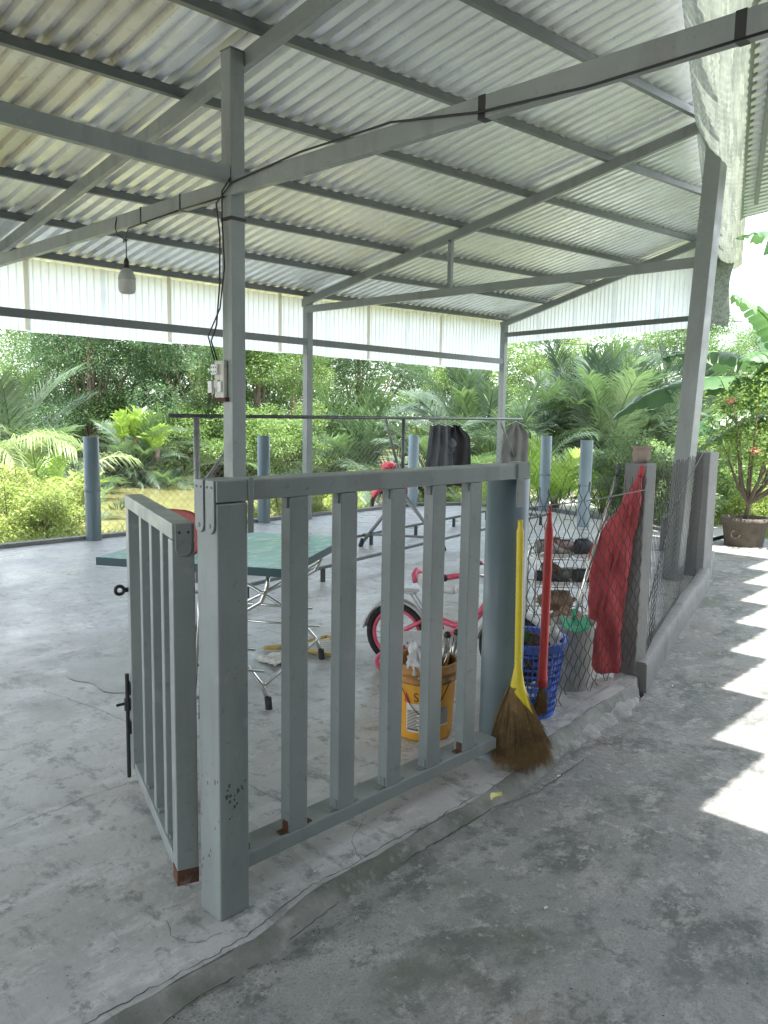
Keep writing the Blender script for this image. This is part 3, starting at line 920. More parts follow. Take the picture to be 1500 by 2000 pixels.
# ------------------------------------------------------------------ gate post, railing, gate leaf
gp = thing('gate_post', 'chipped grey steel gate post with hinge straps on its head', 'post', (1.304, 1.903, 0))
mb = MB()
mb.bar((0, 0, 0), (0, 0, 1.245), 0.104, 0.104, up=(0, 1, 0))
ob('shaft', mb, M['steel'], gp, bevel=0.005)
mb = MB()
mb.box((0, 0, 1.279), (0.106, 0.106, 0.062))
ob('head_block', mb, M['steel'], gp, bevel=0.004)
for dy in (0.026, -0.026):
    mb = MB()
    mb.box((-0.0565, dy, 1.245), (0.007, 0.042, 0.13))
    mb.tube([(-0.0525, dy, 1.18), (-0.0604, dy, 1.18)], 0.0205, 18)
    h = ob('hinge_strap', mb, M['steel'], gp, bevel=0.0015)
    for zz, dd in ((1.29, -0.011), (1.29, 0.011)):
        mb = MB()
        mb.tube([(-0.0598, dy + dd, zz), (-0.0612, dy + dd, zz)], 0.0035, 8)
        ob('screw_hole', mb, M['black'], h)
    mb = MB()
    mb.tube([(-0.0600, dy, 1.182), (-0.0630, dy, 1.182)], [0.008, 0.005], 10)
    ob('rivet', mb, M['steel2'], h)
mb = MB()
mb.box((0.062, -0.052, 1.235), (0.018, 0.008, 0.16))
ob('joint_plate', mb, M['steel2'], gp, bevel=0.002)
for k in range(15):
    rr = random.Random(k)
    mb = MB()
    c = (rr.uniform(-0.035, 0.04), -0.0524, rr.uniform(0.30, 0.42))
    a0, sz = rr.uniform(0, 3), rr.uniform(0.003, 0.008)
    mb.add([(c[0] + sz * rr.uniform(.5, 1.2) * math.cos(a0 + j), c[1], c[2] + sz * rr.uniform(.5, 1.6) * math.sin(a0 + j)) for j in range(6)], [tuple(range(6))])
    ob('paint_chip', mb, M['steelbare'], gp)
for k in range(10):
    rr = random.Random(50 + k)
    mb = MB()
    y, z, sz = rr.uniform(-0.05, 0.045), rr.uniform(0.12, 0.45), rr.uniform(0.002, 0.005)
    mb.add([(-0.0524, y + sz * rr.uniform(.5, 1.2) * math.cos(j), z + 1.6 * sz * rr.uniform(.5, 1.6) * math.sin(j)) for j in range(6)], [tuple(range(5, -1, -1))])
    ob('paint_chip', mb, M['steelbare'], gp)

rl = thing('railing_panel', 'grey steel railing panel with five uprights between gate post and blue pipe column', 'railing', (1.358, 1.87, 0))
RLEN = 1.36
mb = MB()
mb.box((RLEN / 2, 0.05, 1.276), (RLEN, 0.10, 0.060))
ob('top_rail', mb, M['steel'], rl, bevel=0.004)
mb = MB()
mb.box((RLEN / 2 - 0.04, 0.05, 0.140), (RLEN - 0.08, 0.10, 0.048))
ob('bottom_rail', mb, M['steel'], rl, bevel=0.004)
for i, (a, b) in enumerate(((1.532, 1.602), (1.742, 1.814), (1.976, 2.052), (2.197, 2.272), (2.415, 2.492))):
    xc = (a + b) / 2 - 1.358
    mb = MB()
    mb.box((xc, 0.026, 0.7046), (0.074, 0.046, 1.0805))
    bl = ob('baluster', mb, M['steel'], rl, bevel=0.003)
    for s in (-1, 1):
        mb = MB()
        mb.box((xc + s * (0.037 + 0.014), 0.024, 0.1675), (0.028, 0.026, 0.005))
        mb.box((xc + s * (0.037 + 0.002), 0.024, 0.184), (0.004, 0.026, 0.034))
        ob('angle_bracket', mb, M['rust'] if i in (0, 4) and s < 0 or i == 0 else M['steel2'], bl, bevel=0.002)
    mb = MB()
    mb.box((xc - 0.040, 0.024, 1.228), (0.006, 0.024, 0.034))
    ob('angle_bracket', mb, M['steel2'], bl, bevel=0.002)
mb = MB()
mb.box((0.014, 0.03, 0.175), (0.024, 0.03, 0.022))
ob('angle_bracket', mb, M['rust'], rl, bevel=0.003)
mb = MB()
mb.box((1.385, -0.002, 1.215), (0.05, 0.008, 0.175))
mb.box((1.40, 0.02, 1.283), (0.085, 0.055, 0.064))
ob('end_bracket', mb, M['steel2'], rl, bevel=0.003)

lf_dir = math.atan2(0.836, 0.295)
lf = thing('gate_leaf', 'narrow grey steel gate leaf swung open beside the gate post', 'gate', (1.250, 2.022, 0), lf_dir)
LL = 0.885
mb = MB()
mb.box((LL / 2, 0, 1.150), (LL, 0.066, 0.048))
ob('top_rail', mb, M['steel'], lf, bevel=0.003)
mb = MB()
mb.box((LL / 2, 0, 0.078), (LL - 0.10, 0.05, 0.044))
ob('bottom_rail', mb, M['steel'], lf, bevel=0.003)
mb = MB()
mb.box((0.03, 0, 0.610), (0.060, 0.066, 1.028))
st_ = ob('stile', mb, M['steel'], lf, bevel=0.003)
mb = MB()
mb.box((0.03, 0, 0.072), (0.062, 0.068, 0.05))
ob('rusty_foot', mb, M['rust'], st_, bevel=0.003)
mb = MB()
mb.box((-0.003, 0, 1.136), (0.006, 0.05, 0.074))
mb.tube([(-0.0066, 0, 1.10), (-0.0004, 0, 1.10)], 0.0245, 18)
hp = ob('hinge_plate', mb, M['steel2'], lf, bevel=0.002)
for s in (-1, 1):
    mb = MB()
    mb.tube([(-0.0062, s * 0.013, 1.148), (-0.0075, s * 0.013, 1.148)], 0.004, 8)
    ob('screw_hole', mb, M['black'], hp)
mb = MB()
mb.box((LL - 0.03, 0, 0.600), (0.060, 0.060, 1.05))
ob('stile', mb, M['steel'], lf, bevel=0.003)
for t in (0.235, 0.425, 0.625):
    mb = MB()
    mb.box((t, 0, 0.613), (0.042, 0.040, 1.024))
    bl = ob('baluster', mb, M['steel'], lf, bevel=0.003)
    mb = MB()
    mb.box((t - 0.034, 0, 0.106), (0.026, 0.03, 0.012))
    ob('angle_bracket', mb, M['steel2'], bl)
bolt = MB()
bolt.tube([(LL - 0.02, 0.042, 0.03), (LL - 0.02, 0.042, 0.46)], 0.008, 8)
bolt.tube([(LL - 0.02, 0.042, 0.36), (LL - 0.02, 0.042, 0.31)], 0.013, 8)
bolt.tube([(LL - 0.02, 0.042, 0.34), (LL - 0.02, 0.085, 0.335)], 0.006, 8)
bolt.box((LL - 0.02, 0.034, 0.24), (0.03, 0.008, 0.05))
bolt.box((LL - 0.02, 0.034, 0.40), (0.03, 0.008, 0.05))
ob('drop_bolt', bolt, M['black'], lf)
ey = MB()
prev = []
for k in range(17):
    a = 2 * math.pi * k / 16
    prev.append((LL - 0.02, 0.062 + 0.016 * math.cos(a), 0.80 + 0.016 * math.sin(a)))
ey.tube(prev, 0.007, 8)
ey.box((LL - 0.02, 0.036, 0.80), (0.014, 0.02, 0.016))
ob('padlock_eye', ey, M['black'], lf)


# ------------------------------------------------------------------ pipe posts and columns
def pipe_post(x, y, h, r, m, label, name='pipe_post', group='pipe posts of the rim fence', z0=-0.02):
    t = thing(name, label, 'post', (x, y, z0), rnd.uniform(0, 6), group)
    mb = MB()
    mb.lathe([(r, 0), (r, h), (r - 0.004, h + 0.002), (r - 0.012, h + 0.002)], 28)
    o = ob('pipe', mb, m, t, smooth=True)
    mb = MB()
    mb.disc(r - 0.01, h - 0.01, (0, 0))
    ob('fill', mb, M['render'], t)
    mb = MB()
    mb.lathe([(r + 0.0005, h * 0.48), (r + 0.003, h * 0.482), (r + 0.003, h * 0.52), (r + 0.0005, h * 0.522)], 28)
    ob('joint_band', mb, m, t, smooth=True)
    mb = MB()
    mb.lathe([(r + 0.012, 0), (r + 0.012, 0.014), (r + 0.001, 0.022)], 24)
    ob('base_ring', mb, M['render'], t, smooth=True)
    return t


pipe_post(4.22, 8.74, 1.21, 0.086, M['pvc'], 'blue grey pipe post standing alone left of the tall steel post')
pipe_post(6.64, 8.70, 1.20, 0.085, M['pvc'], 'blue grey pipe post between the tall post and the wall post')
pipe_post(9.68, 8.70, 1.19, 0.085, M['pvc2'], 'pale blue pipe post beside the dark hanging clothes')
pipe_post(10.95, 7.00, 1.22, 0.085, M['pvc2'], 'pale blue pipe post behind the grey hanging shirt')
pipe_post(9.80, 5.62, 1.21, 0.085, M['pvc2'], 'pale blue pipe post seen through the fence mesh')
pc_ = thing('pipe_column', 'thick blue grey pipe column ending the railing, broom leaning on it', 'column', (2.835, 1.995, 0))
mb = MB()
mb.lathe([(0.092, 0.0), (0.092, 1.235), (0.088, 1.237), (0.078, 1.237)], 40)
ob('pipe', mb, M['pvc'], pc_, smooth=True)
mb = MB()
mb.disc(0.082, 1.23, (0, 0), 30)
ob('fill', mb, M['render'], pc_)
mb = MB()
mb.lathe([(0.115, -0.02), (0.112, 0.018), (0.096, 0.026)], 40, wob=0.02)
ob('base_ring', mb, M['pvc'], pc_, smooth=True)


# ------------------------------------------------------------------ chain link
def chain(name, path_pts, z0, z1, p, h, wr, m, parent, seed, ragged=0.0, spikes=0.0, sag=0.0, zfun=None):
    r = random.Random(seed)
    segs = []
    s = 0
    for a, b in zip(path_pts, path_pts[1:]):
        L = math.hypot(b[0] - a[0], b[1] - a[1])
        segs.append((s, s + L, a, b))
        s += L

    def pos(q):
        for s0, s1, a, b in segs:
            if q <= s1 or (s0, s1, a, b) == segs[-1]:
                t = (q - s0) / (s1 - s0)
                L = s1 - s0
                return (a[0] + (b[0] - a[0]) * t, a[1] + (b[1] - a[1]) * t, -(b[1] - a[1]) / L, (b[0] - a[0]) / L)
    V, F = [], []
    nw = int(s / p)
    for k in range(nw):
        zb = z0 + (r.uniform(0, ragged) if ragged else 0)
        nj = int((z1 - z0) / (h / 2))
        idx = []
        first = None
        for j in range(nj + 1):
            z = z0 + j * h / 2
            if z < zb:
                continue
            odd = (j + k) % 2
            q = k * p + (p if odd else 0)
            x, y, nx_, ny_ = pos(min(q, s - 1e-4))
            wob = 0.018 * mnoise.noise((q * 1.7, z * 1.7, seed)) + sag * math.sin(q * 4) * (z - z0)
            off = (0.0035 if odd else -0.0035) + wob
            zz = z + 0.012 * mnoise.noise((q * 2.1, z * 2, seed + 5)) + (zfun(x) if zfun else 0)
            idx.append((x + nx_ * off, y + ny_ * off, zz, nx_, ny_))
        if spikes and idx:
            x, y, zz, nx_, ny_ = idx[-1]
            idx.append((x + r.uniform(-.006, .006), y + r.uniform(-.01, .01), zz + spikes * r.uniform(0.5, 1.2), nx_, ny_))
        o = len(V)
        for (x, y, zz, nx_, ny_) in idx:
            tx, ty = ny_, -nx_
            for c_, n_ in ((1, 0), (-0.5, 0.87), (-0.5, -0.87)):
                V.append((x + tx * wr * c_ + nx_ * wr * n_, y + ty * wr * c_ + ny_ * wr * n_, zz))
        for i in range(len(idx) - 1):
            for c_ in range(3):
                a, b = o + i * 3 + c_, o + i * 3 + (c_ + 1) % 3
                F.append((a, b, b + 3, a + 3))
    me = bpy.data.meshes.new(name)
    me.from_pydata(V, [], F)
    return link(name, me, m, parent)


ff = thing('chain_link_fence', 'dark chain link fence by the path from blue column to leaning steel posts', 'fence')
chain('wire_mesh', [(2.925, 1.975), (3.6, 2.02), (4.30, 2.07)], 0.03, 1.16, 0.050, 0.088, 0.0027, M['wire'], ff, 1, ragged=0.10, spikes=0.05, sag=0.01)
chain('wire_mesh', [(4.40, 2.085), (5.88, 2.555), (7.25, 2.96)], 0.07, 1.20, 0.050, 0.088, 0.0020, M['wire'], ff, 2, spikes=0.035)
mb = MB()
mb.tube([(4.42, 2.09, 0.35), (5.6, 2.47, 0.9), (7.2, 2.94, 1.22)], 0.004, 5)
mb.tube([(2.925, 1.97, 1.10), (3.6, 2.01, 1.09), (4.3, 2.06, 1.10)], 0.003, 5)
ob('tension_wire', mb, M['wire'], ff)
fb = thing('chain_link_fence', 'thin chain link fence along the pond rim of the slab', 'fence')
chain('wire_mesh', [(-3.0, 8.80), (4.22, 8.78), (9.68, 8.74)], 0.03, 1.12, 0.050, 0.096, 0.0022, M['wire2'], fb, 3)
chain('wire_mesh', [(9.68, 8.74), (10.68, 8.2), (10.97, 6.9), (10.62, 5.6), (10.15, 4.5)], 0.03, 1.15, 0.050, 0.096, 0.0021, M['wire'], fb, 4)

lw = thing('low_wall', 'low cement wall under the fence mesh beside the path', 'wall')


def wall_pt(u, v):
    x = 4.30 + (8.6 - 4.30) * u
    y0 = lerp_pts(WALL, x)
    sec = [(-0.052, -0.16), (-0.050, -0.06), (-0.050, 0.02), (-0.046, 0.072), (-0.036, 0.085), (0.0, 0.088), (0.036, 0.085), (0.046, 0.072), (0.05, 0.03), (0.05, -0.05)]
    i = min(len(sec) - 1, int(round(v * (len(sec) - 1))))
    o, z = sec[i]
    n1 = 0.010 * mnoise.noise((x * 3.1, z * 6, i * 0.2)) + 0.006 * mnoise.noise((x * 13, z * 15, 2))
    return (x - 0.29 * (o + n1), y0 + 0.957 * (o + n1), z + 0.006 * mnoise.noise((x * 6, i * 0.3, 8)))


mb = MB()
mb.grid(wall_pt, 170, 9)
mb.add([wall_pt(0, k / 9) for k in range(10)], [tuple(range(10))])
mb.add([wall_pt(1, k / 9) for k in range(10)], [tuple(range(10))[::-1]])
ob('wall', mb, M['render'], lw, smooth=True)
cpst = thing('concrete_post', 'square cement post carrying a small flower pot', 'post', (4.352, 2.14, -0.1))
mb = MB()
mb.bar((0, 0, 0), (0, 0, 1.345), 0.135, 0.135, up=(0, 1, 0))
ob('shaft', mb, M['render'], cpst, bevel=0.010)
mb = MB()
mb.box((0, 0, 0.05), (0.17, 0.17, 0.10))
ob('footing', mb, M['render'], cpst, bevel=0.015)
cp2 = thing('concrete_post', 'square cement post at the fence end by the leaning steel posts', 'post', (7.60, 3.10, -0.12))
mb = MB()
mb.bar((0, 0, 0), (0, 0, 1.315), 0.20, 0.20, up=(0, 1, 0))
ob('shaft', mb, M['render'], cp2, bevel=0.010)
mb = MB()
mb.box((0, 0, 0.03), (0.25, 0.25, 0.10))
ob('footing', mb, M['render'], cp2, bevel=0.015)
mb = MB()
mb.box((8.9, 4.0, 0.18), (0.5, 0.12, 0.42), rz=0.35)
tag(ob('cement_block', mb, M['render'], bevel=0.015), 'short cement upstand behind the fence mesh', 'block')


# ------------------------------------------------------------------ brooms
def v3(*a):
    return Vector(a)


def broom_head(base, tip_dir, side, L, w, th, nst, seed, m, parent, curl=0.0):
    """fan of straws from base along tip_dir, spread along side"""
    r = random.Random(seed)
    mb = MB()
    nrm = tip_dir.cross(side).normalized()
    for i in range(nst):
        u = r.uniform(-1, 1)
        q = r.uniform(-1, 1)
        ll = L * r.uniform(0.72, 1.03) * (1 - 0.12 * abs(u))
        p0 = base + side * (u * w * 0.22) + nrm * (q * th * 0.3)
        p1 = base + tip_dir * (ll * 0.5) + side * (u * w * 0.62 + r.uniform(-.01, .01)) + nrm * (q * th * 0.8)
        p2 = base + tip_dir * ll + side * (u * w + curl * ll + r.uniform(-.02, .02)) + nrm * (q * th * 0.9)
        wd = r.uniform(0.0010, 0.0022)
        e = side * wd + nrm * r.uniform(-wd, wd)
        mb.add([p0 - e, p0 + e, p1 + e, p1 - e, p2], [(0, 1, 2, 3), (3, 2, 4)])
    # inner mass so the head is not see-through
    pts = [base + tip_dir * (L * t) for t in (0, 0.3, 0.6, 0.82)]
    ws = [w * 0.24, w * 0.48, w * 0.70, w * 0.80]
    n_ = 12
    o = len(mb.v)
    for p, ww in zip(pts, ws):
        for k in range(n_):
            a = 2 * math.pi * k / n_
            mb.v.append(tuple(p + side * (ww * math.cos(a)) + nrm * (th * 0.7 * math.sin(a))))
    for j in range(3):
        for k in range(n_):
            a, b = o + j * n_ + k, o + j * n_ + (k + 1) % n_
            mb.f.append((a, b, b + n_, a + n_))
            mb.mi.append(0)
    return ob('bristles', mb, m, parent)


br = thing('broom', 'yellow handled straw broom leaning on the blue pipe column', 'broom', (2.728, 1.842, 0))
top, neck = v3(0.05, 0.045, 1.07), v3(0.025, 0.012, 0.43)
mb = MB()
npt = 60
pts, rs = [], []
for i in range(npt):
    t = i / (npt - 1)
    pts.append(top.lerp(neck, t))
    rs.append(0.0145 + (0.0012 if i % 2 else 0) if t > 0.06 else 0.011)
mb.tube(pts, rs, 12)
ob('handle', mb, M['yellow'], br, smooth=True)
mb = MB()
sd_ = v3(0.70, -0.715, 0)
for j, (c, ww, tt) in enumerate(((neck + v3(0, 0, 0.02), 0.0155, 0.0155), (neck + v3(0, 0, -0.06), 0.030, 0.024), (neck + sd_ * 0.016 + v3(0, 0, -0.11), 0.044, 0.036), (neck + sd_ * 0.044 + v3(0, 0, -0.155), 0.032, 0.036), (neck + sd_ * 0.066 + v3(0, 0, -0.175), 0.012, 0.030))):
    for k in range(14):
        a = 2 * math.pi * k / 14
        mb.v.append(tuple(c + sd_ * (ww * math.cos(a)) + v3(0.715, 0.70, 0) * (tt * math.sin(a)) + v3(0, 0, -0.03 * (j > 1) * math.cos(a))))
    if j:
        for k in range(14):
            a, b = (j - 1) * 14 + k, (j - 1) * 14 + (k + 1) % 14
            mb.f.append((a, b, b + 14, a + 14))
            mb.mi.append(0)
mb.f.append(tuple(range(56, 70)))
mb.mi.append(0)
ob('ferrule', mb, M['yellow'], br, smooth=True)
broom_head(neck + v3(0, 0, -0.07) - sd_ * 0.005, (v3(-0.02, -0.05, -1) + sd_ * 0.03).normalized(), sd_, 0.40, 0.135, 0.036, 3200, 5, M['straw'], br, curl=0.05)

b2 = thing('broom', 'red handled worn broom leaning on the fence mesh', 'broom', (3.06, 1.925, 0))
top, neck = v3(0.05, 0.03, 1.065), v3(0.0, 0.0, 0.27)
mb = MB()
pts = [top.lerp(neck, i / 20) for i in range(21)]
mb.tube(pts, [0.012] * 2 + [0.0195] * 17 + [0.022, 0.024], 14)
ob('handle', mb, M['redplastic'], b2, smooth=True)
mb = MB()
mb.tube([top + v3(0.0, 0, -0.005), top + v3(0.0, 0, 0.035)], 0.007, 8)
ob('hanging_loop', mb, M['redplastic'], b2)
broom_head(neck + v3(0, 0, 0.01), v3(0.0, -0.02, -1).normalized(), sd_, 0.17, 0.026, 0.018, 420, 8, M['straw'], b2, curl=-0.1)

# ------------------------------------------------------------------ basket, bin, bucket
bk = thing('laundry_basket', 'blue slotted plastic basket behind the fence mesh', 'basket', (3.36, 2.20, 0.0))
H, r0, r1 = 0.39, 0.132, 0.176
nb = 44
mb = MB()


def rb(z):
    return r0 + (r1 - r0) * z / H


levels = [0.012, 0.05, 0.085, 0.12, 0.155, 0.19, 0.225, 0.26, 0.295, 0.33]
for k in range(nb):
    a = 2 * math.pi * k / nb
    c, s_ = math.cos(a), math.sin(a)
    mb.bar((rb(0) * c, rb(0) * s_, 0.01), (rb(H) * c, rb(H) * s_, H - 0.03), 0.0035, 0.0065, up=(c, s_, 0))
ob('ribs', mb, M['basket'], bk)
tag(bk.children[-1], kind='stuff')
for i, z in enumerate(levels):
    mb = MB()
    t = 0.012 if i in (0, 4, 8) else 0.0055
    mb.lathe([(rb(z) - 0.001, z - t), (rb(z) + 0.003, z - t), (rb(z) + 0.003, z + t), (rb(z) - 0.001, z + t), (rb(z) - 0.001, z - t)], 44)
    ob('hoop', mb, M['basket'], bk, smooth=False)
mb = MB()
mb.lathe([(rb(H) - 0.002, H - 0.045), (rb(H) + 0.004, H - 0.045), (rb(H) + 0.006, H - 0.008), (rb(H) + 0.016, H), (rb(H) + 0.016, H + 0.004), (rb(H) - 0.002, H)], 44, wob=0.006)
ob('rim', mb, M['basket'], bk, smooth=True)
mb = MB()
mb.disc(r0, 0.008, (0, 0), 30)
ob('base', mb, M['basket'], bk)

def blob(c, r, seed, amp=0.25, n_=18, flat=(1, 1, 1), freq=2.2):
    mb = MB()
    vs = []
    for j in range(n_ + 1):
        th = math.pi * j / n_
        for k in range(2 * n_):
            ph = math.pi * k / n_
            d = Vector((math.sin(th) * math.cos(ph), math.sin(th) * math.sin(ph), math.cos(th)))
            q = 1 + amp * mnoise.noise(d * freq + Vector((seed, 0, 0))) + amp * 0.5 * mnoise.noise(d * freq * 2.7 + Vector((0, seed, 0)))
            vs.append((c[0] + d.x * r * q * flat[0], c[1] + d.y * r * q * flat[1], c[2] + d.z * r * q * flat[2]))
    m_ = 2 * n_
    mb.add(vs, [(j * m_ + k, (j + 1) * m_ + k, (j + 1) * m_ + (k + 1) % m_, j * m_ + (k + 1) % m_) for j in range(n_) for k in range(m_)])
    return mb


tag(ob('soil_lump', blob((3.32, 2.18, 0.30), 0.13, 3, 0.2, flat=(0.95, 0.95, 0.9)), M['soil'], smooth=True), 'dark brown lump filling the blue basket', 'soil')
brush = thing('green_brush', 'bright green bristle brush stuck in the blue basket', 'brush', (3.25, 2.19, 0.40))
mb = MB()
rr = random.Random(4)
for i in range(500):
    a, e = rr.uniform(0, 6.28), rr.uniform(-0.4, 1.4)
    d = Vector((math.cos(a) * math.cos(e), math.sin(a) * math.cos(e), math.sin(e)))
    L = rr.uniform(0.05, 0.085)
    s_ = d.cross(Vector((rr.random(), rr.random(), 1))).normalized() * 0.0016
    mb.add([-s_, s_, d * L], [(0, 1, 2)])
ob('bristles', mb, M['greengrass'], brush)
mb = MB()
mb.tube([(0, 0, 0), (0.02, 0.01, -0.13)], 0.01, 8)
ob('handle', mb, M['white'], brush)
tag(ob('white_bag', blob((3.42, 2.11, 0.38), 0.07, 12, 0.55, flat=(0.8, 0.6, 1.0), freq=3), M['bag'], smooth=True), 'white lacy bag hanging over the blue basket rim', 'bag')

bn = thing('mortar_bin', 'grey mortar stained plastic bin behind the fence mesh', 'bin', (3.86, 2.245, 0.0))
mb = MB()
mb.lathe([(0.10, 0.0), (0.106, 0.02), (0.118, 0.34), (0.124, 0.345), (0.125, 0.37), (0.118, 0.372), (0.112, 0.34), (0.100, 0.05)], 40, wob=0.012)
ob('shell', mb, M['bin'], bn, smooth=True)
mb = MB()
mb.disc(0.112, 0.315, (0, 0), 30)
ob('contents', mb, M['soil'], bn)
dp = thing('dustpan', 'green plastic dustpan lying in the grey bin mouth', 'dustpan', (3.80, 2.20, 0.375), 0.6)
mb = MB()
mb.grid(lambda u, v: (-0.11 + 0.19 * u, -0.07 + 0.14 * v, 0.02 * math.sin(v * math.pi) * -1 + 0.02 * u + 0.03 * abs(v - 0.5)), 8, 8)
ob('pan', mb, M['greenplastic'], dp, smooth=True, solid=0.004)
mb = MB()
mb.tube([(0.07, 0, 0.02), (0.12, 0.0, 0.05)], 0.012, 8)
ob('handle', mb, M['greenplastic'], dp)
mb = MB()
mb.tube([(3.80, 2.26, 0.22), (4.265, 2.235, 1.19)], 0.011, 12)
hd = thing('mop_handle', 'bare metal mop pole standing in the grey bin against the cement post', 'pole', (0, 0, 0))
ob('pole', mb, M['chrome'], hd, smooth=True)
mb = MB()
mb.tube([(4.255, 2.236, 1.17), (4.285, 2.234, 1.235)], 0.0135, 12)
ob('grip', mb, M['dark_metal'], hd, smooth=True)

bu = thing('paint_bucket', 'orange yellow paint bucket with grimy rim behind the railing', 'bucket', (2.765, 2.385, 0), R(0))
BH = 0.365


def bur(z):
    return 0.130 + 0.024 * z / BH


mb = MB()
mb.lathe([(0.118, 0.0), (0.128, 0.004), (bur(0.02), 0.015), (bur(0.27), 0.27), (bur(0.27), BH - 0.09)], 48)
ob('shell', mb, M['bucket'], bu, smooth=True)
mb = MB()
mb.lathe([(bur(BH - 0.09), BH - 0.092), (bur(0.27) + 0.006, BH - 0.088), (bur(0.28) + 0.006, BH - 0.075), (bur(0.28) + 0.002, BH - 0.072), (bur(0.30) + 0.002, BH - 0.052), (bur(0.3) + 0.009, BH - 0.048), (bur(0.32) + 0.009, BH - 0.032), (bur(0.33) + 0.004, BH - 0.028), (bur(BH) + 0.005, BH - 0.006), (bur(BH) + 0.003, BH), (bur(BH) - 0.004, BH), (bur(BH) - 0.006, BH - 0.02), (bur(0.2) - 0.006, 0.2)], 48)
ob('rim', mb, M['bucketdark'], bu, smooth=True)
mb = MB()
mb.disc(bur(0.22) - 0.004, 0.255, (0, 0), 30)
ob('contents', mb, M['soil'], bu)
VIEW_A = math.atan2(-2.375, -2.752)       # the bucket side turned to the path


def wrap(pts2, dr=0.0012):
    """(angle-length in m, z) on the bucket wall -> points; +u runs to the viewer's right"""
    out = []
    for u, z in pts2:
        r_ = bur(z) + dr
        a = VIEW_A + u / r_
        out.append((r_ * math.cos(a), r_ * math.sin(a), z))
    return out


def wrap_rect(name, u0, u1, z0, z1, m, parent, dr=0.0012):
    mb = MB()
    k = max(1, int(abs(u1 - u0) / 0.012))
    vs = wrap([(u0 + (u1 - u0) * i / k, z) for z in (z0, z1) for i in range(k + 1)], dr)
    mb.add(vs, [(i, i + 1, k + 2 + i, k + 1 + i) for i in range(k)])
    return ob(name, mb, m, parent)


lab = wrap_rect('label', -0.085, -0.005, 0.045, 0.185, M['paper'], bu, 0.0010)
rr = random.Random(9)
for i in range(14):
    z = 0.055 + i * 0.0072
    wrap_rect('print_line', -0.080, -0.080 + rr.uniform(0.045, 0.070), z, z + (0.0034 if i else 0.006), M['print_dark'], lab, 0.0016)
pan = wrap_rect('paint_smear', 0.015, 0.125, 0.085, 0.165, M['greypaint'], bu, 0.0010)
wrap_rect('label_stripe', 0.015, 0.13, 0.076, 0.082, M['paper'], bu, 0.0012)
mb = MB()
mb.add(wrap([(-0.098, 0.190), (-0.062, 0.186), (-0.088, 0.240)]), [(0, 1, 2)])
ob('logo', mb, M['print_red'], bu)
mb = MB()
mb.add(wrap([(-0.086, 0.196), (-0.074, 0.194), (-0.085, 0.215)], 0.0018), [(0, 1, 2)])
ob('logo_mark', mb, M['bucket'], bu.children[-1])


def text_mesh(s, size):
    cu = bpy.data.curves.new('lettering', 'FONT')
    cu.body = s
    cu.size = size
    tmp = bpy.data.objects.new('lettering', cu)
    COL.objects.link(tmp)
    dg = bpy.context.evaluated_depsgraph_get()
    me = bpy.data.meshes.new_from_object(tmp.evaluated_get(dg))
    bpy.data.objects.remove(tmp)
    return me


for word, u0, z0, sz in (('Sika', -0.050, 0.196, 0.062), ('101', 0.062, 0.206, 0.026)):
    me = text_mesh(word, sz)
    me.name = 'lettering'
    for v in me.vertices:
        v.co = wrap([(u0 + v.co.x * 0.95, z0 + v.co.y)], 0.0016)[0]
    link('lettering', me, M['print_dark'], bu)
mb = MB()
hp_ = []
for i in range(15):
    t = i / 14
    a = VIEW_A - 0.85 + 1.7 * t
    z = BH - 0.07 - 0.16 * math.sin(math.pi * t)
    rr_ = bur(z) + 0.010
    hp_.append((rr_ * math.cos(a), rr_ * math.sin(a), z))
mb.tube(hp_, 0.0022, 6)
ob('wire_handle', mb, M['rust'], bu, smooth=True)
tag(ob('plastic_bag', blob((2.665, 2.335, 0.375), 0.066, 21, 0.6, flat=(0.75, 0.7, 1.15), freq=2.6), M['bag'], smooth=True), 'crumpled white plastic bag stuffed in the bucket', 'bag')
tl = thing('pump_tool', 'chromed hand tool with black knobs sticking out of the bucket', 'tool', (2.80, 2.33, 0.27))
mb = MB()
mb.tube([(0.0, 0.0, 0.0), (0.02, -0.03, 0.20)], 0.017, 12)
mb.tube([(0.045, -0.03, 0.02), (0.06, -0.055, 0.21)], 0.017, 12)
ob('cylinder', mb, M['chrome'], tl, smooth=True)
for q in ((0.021, -0.031, 0.208), (0.061, -0.056, 0.218)):
    mb = MB()
    mb.lathe([(0, 0.02), (0.012, 0.016), (0.019, 0.0), (0.012, -0.016), (0, -0.02)], 12, q)
    ob('knob', mb, M['black'], tl, smooth=True)
mb = MB()
mb.tube([(-0.03, -0.02, 0.0), (0.01, -0.045, 0.12), (0.03, -0.04, 0.15)], 0.005, 8)
ob('lever', mb, M['chrome'], tl, smooth=True)

# ------------------------------------------------------------------ red cloth on its pole
rc = thing('rolled_cloth', 'faded red cloth wrapped on a slanting pole beside the cement post', 'cloth', (4.17, 2.20, 0))
RV, FV = v3(0.695, -0.719, 0), v3(0.719, 0.695, 0)      # to the viewer's right, away from the viewer


def cloth_prof(t):
    # outline (left, right) in metres across the view against height t
    zs = [(0.02, -0.06, 0.075), (0.08, -0.10, 0.085), (0.30, -0.115, 0.085), (0.55, -0.125, 0.10), (0.72, -0.135, 0.12), (0.86, -0.06, 0.13), (0.98, 0.02, 0.145), (1.10, 0.085, 0.155), (1.18, 0.125, 0.160), (1.215, 0.135, 0.155)]
    for (a, l0, r0_), (b, l1, r1_) in zip(zs, zs[1:]):
        if t <= b:
            q = max(0, (t - a) / (b - a))
            return l0 + (l1 - l0) * q, r0_ + (r1_ - r0_) * q
    return zs[-1][1:]


